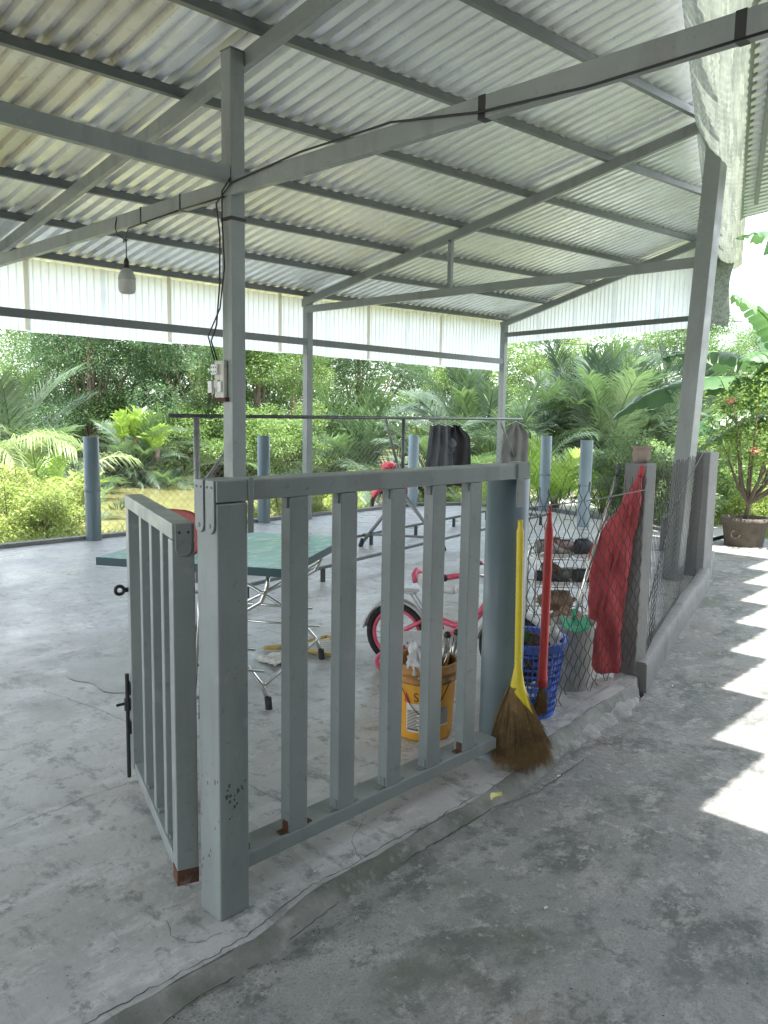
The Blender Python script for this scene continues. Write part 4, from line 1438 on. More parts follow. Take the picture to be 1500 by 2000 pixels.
mb = MB()
nu, nv = 46, 60
vs = []
for j in range(nv + 1):
    z = 0.02 + 1.195 * j / nv
    l, r_ = cloth_prof(z)
    for k in range(nu):
        a = 2 * math.pi * k / nu
        cx = math.cos(a)
        x = (l + r_) / 2 + (r_ - l) / 2 * cx
        th = 0.030 * min(1, (r_ - l) / 0.1) + 0.008
        fold = 0.014 * math.sin(x * 55 + z * 10) + 0.012 * mnoise.noise((x * 14, z * 5, a * 0.5)) + 0.003 * mnoise.noise((x * 40, z * 16, 3))
        depth = th * math.sin(a) + fold
        p = RV * (x + 0.006 * mnoise.noise((z * 12, cx, 1))) + FV * depth
        vs.append((p.x, p.y, z))
mb.add(vs, [(j * nu + k, j * nu + (k + 1) % nu, (j + 1) * nu + (k + 1) % nu, (j + 1) * nu + k) for j in range(nv) for k in range(nu)])
mb.add([vs[k] for k in range(nu)], [tuple(range(nu))[::-1]])
mb.add([vs[nv * nu + k] for k in range(nu)], [tuple(range(nu))])
ob('cloth', mb, M['redcloth'], rc, smooth=True)
mb = MB()
p0, p1 = RV * -0.07 - FV * 0.048, RV * 0.135 - FV * 0.03
mb.tube([(p0.x, p0.y, 0.35), (p1.x, p1.y, 1.19)], 0.010, 8)
ob('pole_under_cloth', mb, M['redcloth'], rc, smooth=True)
mb = MB()
mb.tube([(p1.x, p1.y, 1.18), (p1.x + 0.006, p1.y - 0.004, 1.235)], [0.018, 0.014], 10)
ob('knotted_tip', mb, M['redcloth'], rc, smooth=True)

# ------------------------------------------------------------------ shoe rack and shoes
rk = thing('shoe_rack', 'low chromed wire rack holding shoes behind the fence', 'rack', (4.98, 3.02, 0), R(-44))
RW, RD = 0.42, 0.26
for sx in (-1, 1):
    for sy in (-1, 1):
        mb = MB()
        mb.tube([(sx * RW / 2, sy * RD / 2, 0), (sx * RW / 2, sy * RD / 2, 0.50), (sx * (RW / 2 - 0.012), sy * RD / 2, 0.535), (sx * (RW / 2 - 0.05), sy * RD / 2, 0.55)], 0.007, 8)
        ob('leg', mb, M['chrome'], rk, smooth=True)
for z in (0.10, 0.30, 0.50):
    mb = MB()
    for sy in (-1, 1):
        mb.tube([(-RW / 2, sy * RD / 2, z), (RW / 2, sy * RD / 2, z)], 0.005, 6)
    for sx in (-1, 1):
        mb.tube([(sx * RW / 2, -RD / 2, z), (sx * RW / 2, RD / 2, z)], 0.005, 6)
    for k in range(9):
        x = -RW / 2 + RW * (k + 0.5) / 9
        mb.tube([(x, -RD / 2, z + 0.004), (x, RD / 2, z + 0.004)], 0.0025, 5)
    ob('wire_shelf', mb, M['chrome'], rk, smooth=True)


def shoe(label, loc, rz, m, tall=0.09, L=0.25, group='shoes on the wire rack'):
    t = thing('shoe', label, 'shoe', loc, rz, group)
    secs = []
    mb = MB()
    for i in range(13):
        u = i / 12
        w = 0.040 + 0.008 * math.sin(u * math.pi * 1.1 + 0.6) - 0.022 * max(0, (u - 0.8) / 0.2) ** 2 - 0.012 * max(0, (0.12 - u) / 0.12) ** 2
        h = tall * (1.0 if u < 0.35 else 1.0 - 0.52 * sm(0.35, 0.8, u)) * (1 - 0.25 * max(0, (u - 0.88) / 0.12))
        for k in range(14):
            a = 2 * math.pi * k / 14
            c, s_ = math.cos(a), math.sin(a)
            z = 0.022 + (h - 0.022) * (0.5 + 0.5 * s_)
            mb.v.append((u * L, w * c * (1 - 0.25 * max(0, s_)), z))
    for i in range(12):
        for k in range(14):
            a, b = i * 14 + k, i * 14 + (k + 1) % 14
            mb.f.append((a, b, b + 14, a + 14))
            mb.mi.append(0)
    mb.f += [tuple(range(14)), tuple(range(168, 182))[::-1]]
    mb.mi += [0, 0]
    ob('upper', mb, m, t, smooth=True)
    mb = MB()
    out = []
    for k in range(24):
        a = 2 * math.pi * k / 24
        x = 0.5 * L + 0.52 * L * math.cos(a)
        out.append((x, 0.047 * math.sin(a) * (1 + 0.1 * math.cos(a))))
    mb.add([(x, y, 0) for x, y in out] + [(x, y, 0.026) for x, y in out], [(k, (k + 1) % 24, (k + 1) % 24 + 24, k + 24) for k in range(24)] + [tuple(range(24))[::-1], tuple(range(24, 48))])
    ob('sole', mb, M['sole'], t, bevel=0.004)
    mb = MB()
    mb.add([(0.075 + 0.062 * math.cos(2 * math.pi * k / 16), 0.027 * math.sin(2 * math.pi * k / 16), tall + 0.0015) for k in range(16)], [tuple(range(16))])
    ob('opening', mb, M['black'], t)
    return t


def rack_pt(x, y, z):
    c, s_ = math.cos(R(-44)), math.sin(R(-44))
    return (4.98 + x * c - y * s_, 3.02 + x * s_ + y * c, z)


shoe('grey ankle shoe on the top of the wire rack, dark mouth facing the path', rack_pt(-0.20, -0.07, 0.508), R(-42), M['shoe_grey'], 0.125)
shoe('dusty pink shoe on the top of the wire rack nearest the red cloth', rack_pt(-0.03, 0.03, 0.508), R(-36), M['shoe_pink'], 0.11)
shoe('black shoe on the middle shelf of the wire rack', rack_pt(-0.20, -0.06, 0.308), R(-48), M['shoe_black'], 0.10)
shoe('pale grey shoe lying on the middle shelf of the wire rack', rack_pt(0.0, 0.03, 0.308), R(-38), M['shoe_grey'], 0.10)
shoe('worn brown shoe tipped behind the grey ankle shoe on the rack top', rack_pt(-0.10, 0.10, 0.508), R(-60), M['sack'], 0.12)
shoe('black high shoe at the right end of the rack top', rack_pt(0.08, -0.09, 0.508), R(-20), M['shoe_black'], 0.135)
shoe('white soled dark shoe at the right end of the middle shelf', rack_pt(0.07, -0.10, 0.308), R(-30), M['shoe_black'], 0.12)
shoe('brown shoe at the back of the middle shelf', rack_pt(-0.12, 0.09, 0.308), R(-52), M['sack'], 0.13)
tag(ob('sack', blob(rack_pt(-0.02, 0.0, 0.175), 0.11, 31, 0.3, flat=(1.5, 1.0, 0.62)), M['sack'], smooth=True), 'brown sack slumped on the lowest rack shelf', 'sack')
tag(ob('sack', blob((4.62, 2.74, 0.11), 0.13, 37, 0.35, flat=(1.2, 0.9, 0.85)), M['sack'], smooth=True), 'brown sack on the floor between wire rack and grey bin', 'sack')

# ------------------------------------------------------------------ flower pot on the cement post
pt = thing('flower_pot', 'small round clay flower pot on top of the cement post', 'pot', (4.352, 2.14, 1.245))
mb = MB()
mb.lathe([(0.030, 0.0), (0.042, 0.006), (0.050, 0.03), (0.052, 0.05), (0.047, 0.070), (0.046, 0.078), (0.055, 0.088), (0.055, 0.096), (0.048, 0.097), (0.044, 0.085)], 28)
ob('bowl', mb, M['clay'], pt, smooth=True)
mb = MB()
mb.disc(0.045, 0.086, (0, 0), 20)
ob('earth', mb, M['soil'], pt)

# ------------------------------------------------------------------ folding table
A_, B_, C_ = v3(1.866, 3.848, 0), v3(2.393, 2.957, 0), v3(3.281, 3.558, 0)
ux = (B_ - A_).normalized()
uy = v3(-ux.y, ux.x, 0)
TL, TW = 1.035, 1.07
tb = thing('folding_table', 'teal topped folding table on chromed tube legs', 'table', (A_.x, A_.y, 0), math.atan2(ux.y, ux.x))
mb = MB()
mb.box((TL / 2, TW / 2, 0.746), (TL - 0.012, TW - 0.012, 0.010))
ob('top', mb, M['teal'], tb, bevel=0.002)
mb = MB()
mb.box((TL / 2, 0.006, 0.7285), (TL, 0.012, 0.040))
mb.box((TL / 2, TW - 0.006, 0.7285), (TL, 0.012, 0.040))
mb.box((0.006, TW / 2, 0.7285), (0.012, TW - 0.024, 0.040))
mb.box((TL - 0.006, TW / 2, 0.7285), (0.012, TW - 0.024, 0.040))
ob('edging', mb, M['teal_edge'], tb)
for yy in (0.10, TW - 0.10):
    for flip in (0, 1):
        def fx(x):
            return TL - x if flip else x
        mb = MB()
        yo = yy + (0.02 if flip else 0)
        mb.tube([(fx(0.14), yo, 0.71), (fx(0.15), yo, 0.62), (fx(0.18), yo, 0.55), (fx(0.28), yo, 0.49), (fx(0.45), yo, 0.42), (fx(0.62), yo, 0.33), (fx(0.78), yo, 0.22), (fx(0.87), yo, 0.12), (fx(0.90), yo, 0.03)], 0.0115, 10)
        lg = ob('leg', mb, M['chrome'], tb, smooth=True)
        mb = MB()
        mb.tube([(fx(0.898), yo, 0.06), (fx(0.904), yo, 0.0)], 0.018, 10)
        ob('rubber_foot', mb, M['rubber'], lg)
for x, z in ((0.16, 0.60), (TL - 0.16, 0.60), (0.15, 0.13), (TL - 0.15, 0.13)):
    mb = MB()
    mb.tube([(x, 0.10, z), (x, TW - 0.10, z)], 0.009, 8)
    ob('cross_bar', mb, M['chrome'], tb, smooth=True)
for yy in (0.085, TW - 0.085):
    mb = MB()
    mb.tube([(0.20, yy, 0.31), (TL - 0.20, yy, 0.31)], 0.009, 8)
    mb.tube([(0.15, yy, 0.20), (TL - 0.15, yy, 0.20)], 0.008, 8)
    ob('side_bar', mb, M['chrome'], tb, smooth=True)

# folded chair leaning on the table
ch = thing('folding_chair', 'red folding chair with chromed frame, folded against the table', 'chair', (2.01, 3.425, 0), math.atan2(ux.y, ux.x))
for s in (-1, 1):
    mb = MB()
    mb.tube([(0.0 + s * 0.19, -0.02, 0), (s * 0.19, 0.02, 0.45), (s * 0.185, 0.06, 0.85), (s * 0.15, 0.07, 0.97)], 0.010, 8)
    mb.tube([(s * 0.165, -0.05, 0), (s * 0.165, 0.03, 0.5), (s * 0.165, 0.045, 0.62)], 0.010, 8)
    ob('frame_tube', mb, M['chrome'], ch, smooth=True)


def pad(w, z0, z1, y, thick):
    mb = MB()
    out = []
    for k in range(28):
        a = 2 * math.pi * k / 28
        c, s_ = math.cos(a), math.sin(a)
        out.append((w * (abs(c) ** 0.55) * (1 if c > 0 else -1), (z0 + z1) / 2 + (z1 - z0) / 2 * (abs(s_) ** 0.55) * (1 if s_ > 0 else -1)))
    mb.add([(x, y, z) for x, z in out] + [(x, y + thick, z) for x, z in out], [(k, (k + 1) % 28, (k + 1) % 28 + 28, k + 28) for k in range(28)] + [tuple(range(28))[::-1], tuple(range(28, 56))])
    return mb


ob('backrest', pad(0.16, 0.78, 1.02, 0.055, 0.03), M['red'], ch, bevel=0.008)
ob('seat', pad(0.15, 0.10, 0.55, -0.005, 0.035), M['red'], ch, bevel=0.008)
for z in (0.10, 0.62):
    mb = MB()
    mb.tube([(-0.18, -0.01 + z * 0.06, z), (0.18, -0.01 + z * 0.06, z)], 0.008, 8)
    ob('cross_bar', mb, M['chrome'], ch, smooth=True)

# straw hand broom and paper lying beneath the table
hb = thing('straw_fan', 'yellow rimmed straw fan lying on the floor under the table', 'fan', (3.12, 3.86, 0.006), R(-38))
mb = MB()
for k in range(15):
    a0 = -0.62 + 1.24 * k / 15
    a1 = a0 + 0.07
    mb.add([(0.05 * math.cos(a0), 0.05 * math.sin(a0), 0.012), (0.05 * math.cos(a1), 0.05 * math.sin(a1), 0.012), (0.34 * math.cos(a1), 0.34 * math.sin(a1), 0.012 + 0.006 * (k % 2)), (0.34 * math.cos(a0), 0.34 * math.sin(a0), 0.012 + 0.006 * (k % 2))], [(0, 1, 2, 3)])
ob('ribs', mb, M['paper'], hb)
tag(hb.children[-1], kind='stuff')
mb = MB()
mb.tube([(0.345 * math.cos(a), 0.345 * math.sin(a), 0.016) for a in np.linspace(-0.66, 0.66, 16)], 0.014, 8)
mb.tube([(0.05 * math.cos(-0.64), 0.05 * math.sin(-0.64), 0.014), (0.345 * math.cos(-0.66), 0.345 * math.sin(-0.66), 0.016)], 0.011, 8)
mb.tube([(0.05 * math.cos(0.64), 0.05 * math.sin(0.64), 0.014), (0.345 * math.cos(0.66), 0.345 * math.sin(0.66), 0.016)], 0.011, 8)
ob('rim', mb, M['straw2'], hb, smooth=True)
mb = MB()
mb.tube([(0.06, 0, 0.012), (-0.14, 0.0, 0.012)], [0.02, 0.012], 8)
ob('handle', mb, M['straw2'], hb, smooth=True)
mb = MB()
mb.grid(lambda u, v: (2.84 + 0.26 * u, 3.62 + 0.20 * v, 0.01 + 0.02 * abs(mnoise.noise((u * 4, v * 4, 2))) + 0.012 * math.sin(u * 9) ** 2), 14, 12)
tag(ob('crumpled_paper', mb, M['paper'], smooth=False, solid=0.001), 'crumpled pale paper on the floor beside the straw fan', 'paper')


# ------------------------------------------------------------------ child's bicycle (x forward, z up, rear contact at origin)
bi = thing('child_bicycle', 'pink child bicycle with white seat and training wheels behind the railing', 'bicycle', (3.41, 3.17, 0), math.atan2(-0.92, 0.39))
WR = 0.195


def ring(cx, cz, r_, rr_, n_=36, m_=8, y=0.0, hub=None):
    mb = MB()
    pts = [(cx + r_ * math.cos(2 * math.pi * k / n_), y, cz + r_ * math.sin(2 * math.pi * k / n_)) for k in range(n_ + 1)]
    mb.tube(pts, rr_, m_, cap=False)
    return mb


def wheel(cx):
    w = bpy.data.objects.new('wheel', None)
    COL.objects.link(w)
    w.parent = bi
    ob('tyre', ring(cx, WR, WR - 0.022, 0.022), M['rubber'], w, smooth=True)
    ob('rim', ring(cx, WR, WR - 0.050, 0.013), M['pink'], w, smooth=True)
    mb = MB()
    for k in range(20):
        a = 2 * math.pi * k / 20
        sy = 0.018 if k % 2 else -0.018
        mb.tube([(cx + 0.018 * math.cos(a + 0.5), sy, WR + 0.018 * math.sin(a + 0.5)), (cx + (WR - 0.055) * math.cos(a), 0, WR + (WR - 0.055) * math.sin(a))], 0.0016, 4)
    ob('spokes', mb, M['chrome'], w)
    tag(w.children[-1], kind='stuff')
    mb = MB()
    mb.tube([(cx, -0.045, WR), (cx, 0.045, WR)], 0.018, 12)
    ob('hub', mb, M['silver'], w, smooth=True)
    mb = MB()
    pts = []
    for a in np.linspace(R(20), R(175), 16):
        pts.append((cx + (WR + 0.022) * math.cos(a), WR + (WR + 0.022) * math.sin(a)))
    vs = []
    for (x, z) in pts:
        nxn, nzn = (x - cx) / WR, (z - WR) / WR
        for yy, dr in ((-0.032, -0.014), (-0.018, 0.0), (0.018, 0.0), (0.032, -0.014)):
            vs.append((x + nxn * dr, yy, z + nzn * dr))
    mb.add(vs, [(i * 4 + k, i * 4 + k + 1, i * 4 + k + 5, i * 4 + k + 4) for i in range(15) for k in range(3)])
    ob('mudguard', mb, M['silver'], w, smooth=True, solid=0.003)
    return w


wheel(0.0)
wheel(0.70)


def bpart(name, m, *tubes, parent=bi):
    mb = MB()
    for pts, r_ in tubes:
        mb.tube(pts, r_, 10)
    return ob(name, mb, m, parent, smooth=True)


bpart('frame', M['pink'], ([(0.30, 0, 0.20), (0.25, 0, 0.36), (0.235, 0, 0.42)], 0.014), ([(0.27, 0, 0.31), (0.36, 0, 0.285), (0.44, 0, 0.31), (0.52, 0, 0.40), (0.56, 0, 0.46)], 0.020),
      ([(0.30, 0, 0.20), (0.44, 0, 0.27), (0.55, 0, 0.42)], 0.014), ([(0.0, 0.05, WR), (0.30, 0.02, 0.20)], 0.010), ([(0.0, -0.05, WR), (0.30, -0.02, 0.20)], 0.010),
      ([(0.0, 0.05, WR), (0.255, 0.015, 0.35)], 0.0125), ([(0.0, -0.05, WR), (0.255, -0.015, 0.35)], 0.0125), ([(0.56, 0, 0.40), (0.545, 0, 0.53)], 0.020))
bpart('fork', M['pink'], ([(0.565, 0.0, 0.41), (0.59, 0.045, 0.38), (0.70, 0.05, WR)], 0.011), ([(0.565, 0.0, 0.41), (0.59, -0.045, 0.38), (0.70, -0.05, WR)], 0.011))
hb_ = bpart('handlebar', M['chrome'], ([(0.545, 0, 0.53), (0.54, 0, 0.58)], 0.012), ([(0.40, 0.23, 0.62), (0.50, 0.17, 0.635), (0.55, 0.05, 0.60), (0.55, -0.05, 0.60), (0.50, -0.17, 0.635), (0.40, -0.23, 0.62)], 0.011))
for s in (-1, 1):
    mb = MB()
    mb.tube([(0.45, s * 0.20, 0.629), (0.37, s * 0.245, 0.615)], 0.016, 10)
    ob('grip', mb, M['pink'], hb_, smooth=True)
    mb = MB()
    mb.tube([(0.372, s * 0.2445, 0.6155), (0.355, s * 0.253, 0.612)], 0.019, 10)
    ob('grip_end', mb, M['black'], hb_, smooth=True)
# saddle
mb = MB()
vs = []
for i in range(15):
    u = i / 14
    w = 0.078 * (1 - 0.68 * sm(0.30, 0.9, u)) * (1 - 0.35 * max(0, (0.12 - u) / 0.12))
    zt = 0.52 + 0.045 * sm(0.35, 0.0, u) * 1 - 0.004 * u
    zt = 0.52 + 0.05 * (1 - sm(0.0, 0.35, u))
    for k in range(12):
        a = 2 * math.pi * k / 12
        vs.append((0.125 + 0.23 * u, w * math.cos(a), zt - 0.022 + 0.028 * math.sin(a)))
mb.add(vs, [(i * 12 + k, i * 12 + (k + 1) % 12, (i + 1) * 12 + (k + 1) % 12, (i + 1) * 12 + k) for i in range(14) for k in range(12)] + [tuple(range(12))[::-1], tuple(range(168, 180))])
sdl = ob('saddle', mb, M['white'], bi, smooth=True)
mb = MB()
mb.tube([(0.135, 0.070, 0.535), (0.118, 0.05, 0.575), (0.115, 0, 0.592), (0.118, -0.05, 0.575), (0.135, -0.070, 0.535)], 0.016, 10)
ob('back_trim', mb, M['pink'], sdl, smooth=True)
mb = MB()
mb.tube([(0.235, 0, 0.42), (0.225, 0, 0.495)], 0.012, 10)
mb.box((0.225, 0, 0.485), (0.08, 0.05, 0.03))
ob('seat_clamp', mb, M['black'], sdl)
# carrier
mb = MB()
mb.box((0.02, 0, 0.462), (0.21, 0.095, 0.016))
cr_ = ob('carrier', mb, M['silver'], bi, bevel=0.006)
bpart('stay', M['silver'], ([(0.0, 0.05, WR), (-0.035, 0.045, 0.40), (-0.035, 0.03, 0.455)], 0.005), ([(0.0, -0.05, WR), (-0.035, -0.045, 0.40), (-0.035, -0.03, 0.455)], 0.005), ([(0.09, 0.03, 0.455), (0.18, 0.02, 0.335)], 0.005), ([(0.09, -0.03, 0.455), (0.18, -0.02, 0.335)], 0.005), parent=cr_)
# chain guard with bow print, pedals
mb = MB()
g_out = [(-0.02, 0.225), (0.14, 0.24), (0.30, 0.275), (0.365, 0.24), (0.375, 0.18), (0.33, 0.125), (0.14, 0.14), (-0.02, 0.16)]
mb.add([(x, -0.062, z) for x, z in g_out] + [(x, -0.05, z) for x, z in g_out], [tuple(range(8)), tuple(range(8, 16))[::-1]] + [(k, k + 8, (k + 1) % 8 + 8, (k + 1) % 8) for k in range(8)])
cg = ob('chain_guard', mb, M['silver'], bi, bevel=0.003)
for (x, z) in ((0.19, 0.215), (0.10, 0.165)):
    mb = MB()
    mb.add([(x - 0.014, -0.0632, z + 0.008), (x - 0.014, -0.0632, z - 0.008), (x, -0.0632, z), (x + 0.014, -0.0632, z + 0.008), (x + 0.014, -0.0632, z - 0.008)], [(0, 1, 2), (3, 2, 4)])
    ob('bow_print', mb, M['print_dark'], cg)
bpart('crank', M['chrome'], ([(0.30, -0.075, 0.20), (0.37, -0.085, 0.27)], 0.009), ([(0.30, 0.06, 0.20), (0.23, 0.07, 0.13)], 0.009))
for q in ((0.375, -0.125, 0.275), (0.225, 0.11, 0.125)):
    mb = MB()
    mb.box(q, (0.075, 0.085, 0.024), rot=Matrix.Rotation(R(-28), 3, 'Y'))
    ob('pedal', mb, M['pink'], bi, bevel=0.005)
for s in (-1, 1):
    tw = bpart('training_wheel_arm', M['chrome'], ([(0.0, s * 0.05, WR), (-0.01, s * 0.10, WR - 0.02), (-0.015, s * 0.13, 0.065)], 0.007))
    mb = MB()
    mb.tube([(-0.015 + 0.050 * math.cos(2 * math.pi * k / 24), s * 0.155, 0.063 + 0.050 * math.sin(2 * math.pi * k / 24)) for k in range(25)], 0.013, 8, cap=False)
    for k in range(7):
        a = 2 * math.pi * k / 7
        mb.tube([(-0.015, s * 0.155, 0.063), (-0.015 + 0.045 * math.cos(a), s * 0.155, 0.063 + 0.045 * math.sin(a))], 0.006, 6)
    mb.tube([(-0.015, s * 0.13, 0.063), (-0.015, s * 0.172, 0.063)], 0.010, 8)
    ob('training_wheel', mb, M['pink'], tw, smooth=True)

# ------------------------------------------------------------------ drying rack
dr = thing('drying_rack', 'long dark metal clothes rack with splayed legs on low base rails', 'rack', (6.5, 6.0, 0), math.atan2(0.17, 0.985))
mb = MB()
mb.tube([(-3.30, 0, 1.462), (3.1, 0, 1.462)], 0.016, 8)
ob('top_bar', mb, M['dark_metal'], dr, smooth=True)
for x, m_ in ((-3.02, 'grey_metal'), (0.0, 'dark_metal'), (2.98, 'grey_metal')):
    mb = MB()
    mb.tube([(x, 0, 1.455), (x, 0, 0.62)] if x == 0 else [(x, 0, 1.455), (x, 0, 0.13)], 0.020 if x == 0 else 0.024, 8)
    up = ob('upright', mb, M[m_], dr, smooth=True)
    if x == 0:
        for sy, sx in ((0.42, -0.15), (-0.42, 0.18)):
            mb = MB()
            mb.tube([(0, 0, 0.64), (sx, sy, 0.06)], 0.021, 8)
            ob('splayed_leg', mb, M['grey_metal'], up, smooth=True)
            mb = MB()
            mb.tube([(sx, sy, 0.09), (sx * 1.07, sy * 1.07, 0.0)], 0.028, 8)
            ob('rubber_foot', mb, M['rubber'], up)
    else:
        mb = MB()
        mb.tube([(x, 0, 0.85), (x + (0.55 if x < 0 else -0.55), 0, 1.40)], 0.016, 8)
        ob('brace', mb, M['grey_metal'], up, smooth=True)
        mb = MB()
        mb.tube([(x, -0.42, 0.13), (x, 0.42, 0.13)], 0.02, 8)
        ob('cross_foot', mb, M['grey_metal'], up, smooth=True)
    if x == 0:
        mb = MB()
        mb.tube([(-0.12, 0.0, 0.98), (-0.35, 0, 1.44)], 0.016, 8)
        mb.tube([(0.0, 0.0, 0.80), (-0.13, 0.0, 1.0)], 0.016, 8)
        ob('brace', mb, M['grey_metal'], up, smooth=True)
for sy in (-0.42, 0.42):
    mb = MB()
    mb.bar((-3.1, sy, 0.13), (3.2, sy, 0.13), 0.028, 0.028)
    rl_ = ob('base_rail', mb, M['dark_metal'], dr, bevel=0.003)
    for k in range(7):
        x = -2.9 + k * 0.97
        mb = MB()
        mb.bar((x, sy, 0.115), (x, sy, 0.0), 0.035, 0.03, up=(0, 1, 0))
        ob('stub_foot', mb, M['black'], rl_)
mb = MB()
mb.tube([(-0.15, 0.42, 0.145), (0.18, -0.42, 0.145)], 0.014, 8)
ob('cross_tube', mb, M['grey_metal'], dr, smooth=True)


def garment(name, label, loc, rz, w, h, m, seed, shape, thick=0.03):
    t = thing(name, label, 'clothes', loc, rz)
    mb = MB()
    nu_, nv_ = 30, 24
    for side in (1, -1):
        def fn(u, v):
            x = (u - 0.5) * w * shape(v, u)
            z = -h * v
            fold = 0.018 * math.sin(u * 19 + v * 2 + seed) + 0.016 * mnoise.noise((u * 6, v * 3, seed))
            return (x, side * thick * math.sin(math.pi * min(1, max(0, u))) ** 0.5 * (0.35 + 0.65 * v) + fold, z + 0.01 * math.sin(u * 11 + seed))
        mb.grid(fn, nu_, nv_)
    ob('fabric', mb, m, t, smooth=True)
    mb = MB()
    mb.tube([(-0.16, 0, -0.02), (0, 0, 0.05), (0.16, 0, -0.02)], 0.004, 6)
    mb.tube([(0, 0, 0.05), (0.015, 0, 0.075), (0.0, 0, 0.10), (-0.015, 0, 0.085)], 0.003, 6)
    ob('hanger', mb, M['white'], t, smooth=True)
    return t


cx_, sx_ = math.cos(math.atan2(.17, .985)), math.sin(math.atan2(.17, .985))


def on_bar(t, dz=-0.08):
    return (6.5 + cx_ * t, 6.0 + sx_ * t, 1.462 + dz)


garment('hanging_jacket', 'charcoal jacket hanging on the drying rack beside the pale pipe post', on_bar(1.15), R(-28), 0.43, 0.75, M['cloth_dark'], 2, lambda v, u: 0.35 + 0.65 * sm(0, 0.22, v) + 0.10 * v)
garment('hanging_shirt', 'grey striped shirt hanging at the rack end above the pipe column', on_bar(2.90), R(-44), 0.36, 0.85, M['cloth_grey'], 5, lambda v, u: 0.45 + 0.55 * sm(0, 0.15, v) + 0.12 * v)
cp = thing('sun_hat', 'grey cloth hat pinned in front of the charcoal jacket', 'hat', on_bar(0.98, -0.30), R(-40))
ob('crown', blob((0, -0.09, 0), 0.085, 7, 0.2, flat=(1, 0.6, 0.9)), M['cloth_mid'], cp, smooth=True)
mb = MB()
mb.grid(lambda u, v: (-0.085 + 0.17 * u, -0.10 - 0.05 * v * math.sin(math.pi * u), -0.06 - 0.07 * v * math.sin(math.pi * u)), 10, 4)
ob('peak', mb, M['cloth_mid'], cp, smooth=True, solid=0.004)
garment('hanging_shorts', 'small dark shorts hanging beside the hat on the rack', on_bar(0.80), R(-40), 0.30, 0.52, M['cloth_mid'], 9, lambda v, u: 0.8 + 0.35 * v)

# ------------------------------------------------------------------ motorbike (x forward)
mo = thing('motorbike', 'red motorbike parked on the grass outside the rim fence', 'motorbike', (10.75, 9.55, -0.30), R(190))
for cx2 in (0.0, 1.20):
    w = bpy.data.objects.new('wheel', None)
    COL.objects.link(w)
    w.parent = mo
    ob('tyre', ring(cx2, 0.27, 0.235, 0.038), M['rubber'], w, smooth=True)
    ob('rim', ring(cx2, 0.27, 0.195, 0.012), M['chrome'], w, smooth=True)
    mb = MB()
    for k in range(10):
        a = 2 * math.pi * k / 10
        mb.tube([(cx2, 0, 0.27), (cx2 + 0.19 * math.cos(a), 0, 0.27 + 0.19 * math.sin(a))], 0.006, 5)
    mb.tube([(cx2, -0.06, 0.27), (cx2, 0.06, 0.27)], 0.04, 10)
    ob('spokes', mb, M['silver'], w)
    tag(w.children[-1], kind='stuff')


def loft(secs, n_=14):
    mb = MB()
    for (x, y, z, w, h) in secs:
        for k in range(n_):
            a = 2 * math.pi * k / n_
            mb.v.append((x, y + w * math.cos(a), z + h * math.sin(a)))
    for i in range(len(secs) - 1):
        for k in range(n_):
            a, b = i * n_ + k, i * n_ + (k + 1) % n_
            mb.f.append((a, b, b + n_, a + n_))
            mb.mi.append(0)
    mb.f += [tuple(range(n_))[::-1], tuple(range((len(secs) - 1) * n_, len(secs) * n_))]
    mb.mi += [0, 0]
    return mb


ob('front_shield', loft([(0.98, 0, 0.60, 0.05, 0.16), (0.92, 0, 0.62, 0.17, 0.27), (0.84, 0, 0.55, 0.19, 0.28), (0.78, 0, 0.45, 0.14, 0.16)]), M['motor_red'], mo, smooth=True)
ob('front_mudguard', loft([(1.42, 0, 0.42, 0.03, 0.03), (1.32, 0, 0.52, 0.07, 0.05), (1.18, 0, 0.56, 0.075, 0.05), (1.02, 0, 0.50, 0.06, 0.05)]), M['motor_red'], mo, smooth=True)
ob('body', loft([(0.85, 0, 0.42, 0.08, 0.08), (0.6, 0, 0.48, 0.12, 0.10), (0.3, 0, 0.56, 0.14, 0.13), (-0.05, 0, 0.64, 0.12, 0.10), (-0.35, 0, 0.72, 0.05, 0.04)]), M['motor_red'], mo, smooth=True)
ob('seat', loft([(0.50, 0, 0.68, 0.09, 0.03), (0.35, 0, 0.72, 0.13, 0.055), (0.05, 0, 0.76, 0.13, 0.06), (-0.28, 0, 0.80, 0.09, 0.04)]), M['black'], mo, smooth=True)
ob('engine', loft([(0.85, 0, 0.28, 0.08, 0.09), (0.55, 0, 0.28, 0.13, 0.12), (0.2, 0, 0.28, 0.12, 0.10), (0.0, 0, 0.28, 0.05, 0.06)]), M['dark_metal'], mo, smooth=True)
mb = MB()
mb.tube([(1.20, 0.07, 0.27), (1.05, 0.07, 0.62), (0.92, 0, 0.90)], 0.02, 8)
mb.tube([(1.20, -0.07, 0.27), (1.05, -0.07, 0.62), (0.92, 0, 0.90)], 0.02, 8)
ob('fork', mb, M['silver'], mo, smooth=True)
ob('headlight', loft([(1.06, 0, 0.90, 0.06, 0.05), (1.02, 0, 0.92, 0.11, 0.08), (0.90, 0, 0.93, 0.13, 0.07), (0.82, 0, 0.93, 0.06, 0.04)]), M['motor_red'], mo, smooth=True)
mb = MB()
mb.tube([(0.80, 0.34, 0.97), (0.88, 0.15, 0.95), (0.88, -0.15, 0.95), (0.80, -0.34, 0.97)], 0.014, 8)
ob('handlebar', mb, M['black'], mo, smooth=True)
for s in (-1, 1):
    mb = MB()
    mb.tube([(0.86, s * 0.22, 0.96), (0.88, s * 0.28, 1.10)], 0.006, 6)
    mb.lathe([(0, 0.035), (0.05, 0.02), (0.055, 0), (0.05, -0.02), (0, -0.03)], 12, (0.88, s * 0.29, 1.13))
    ob('mirror', mb, M['black'], mo, smooth=True)
mb = MB()
mb.tube([(0.3, -0.14, 0.22), (-0.35, -0.16, 0.32)], [0.03, 0.05], 10)
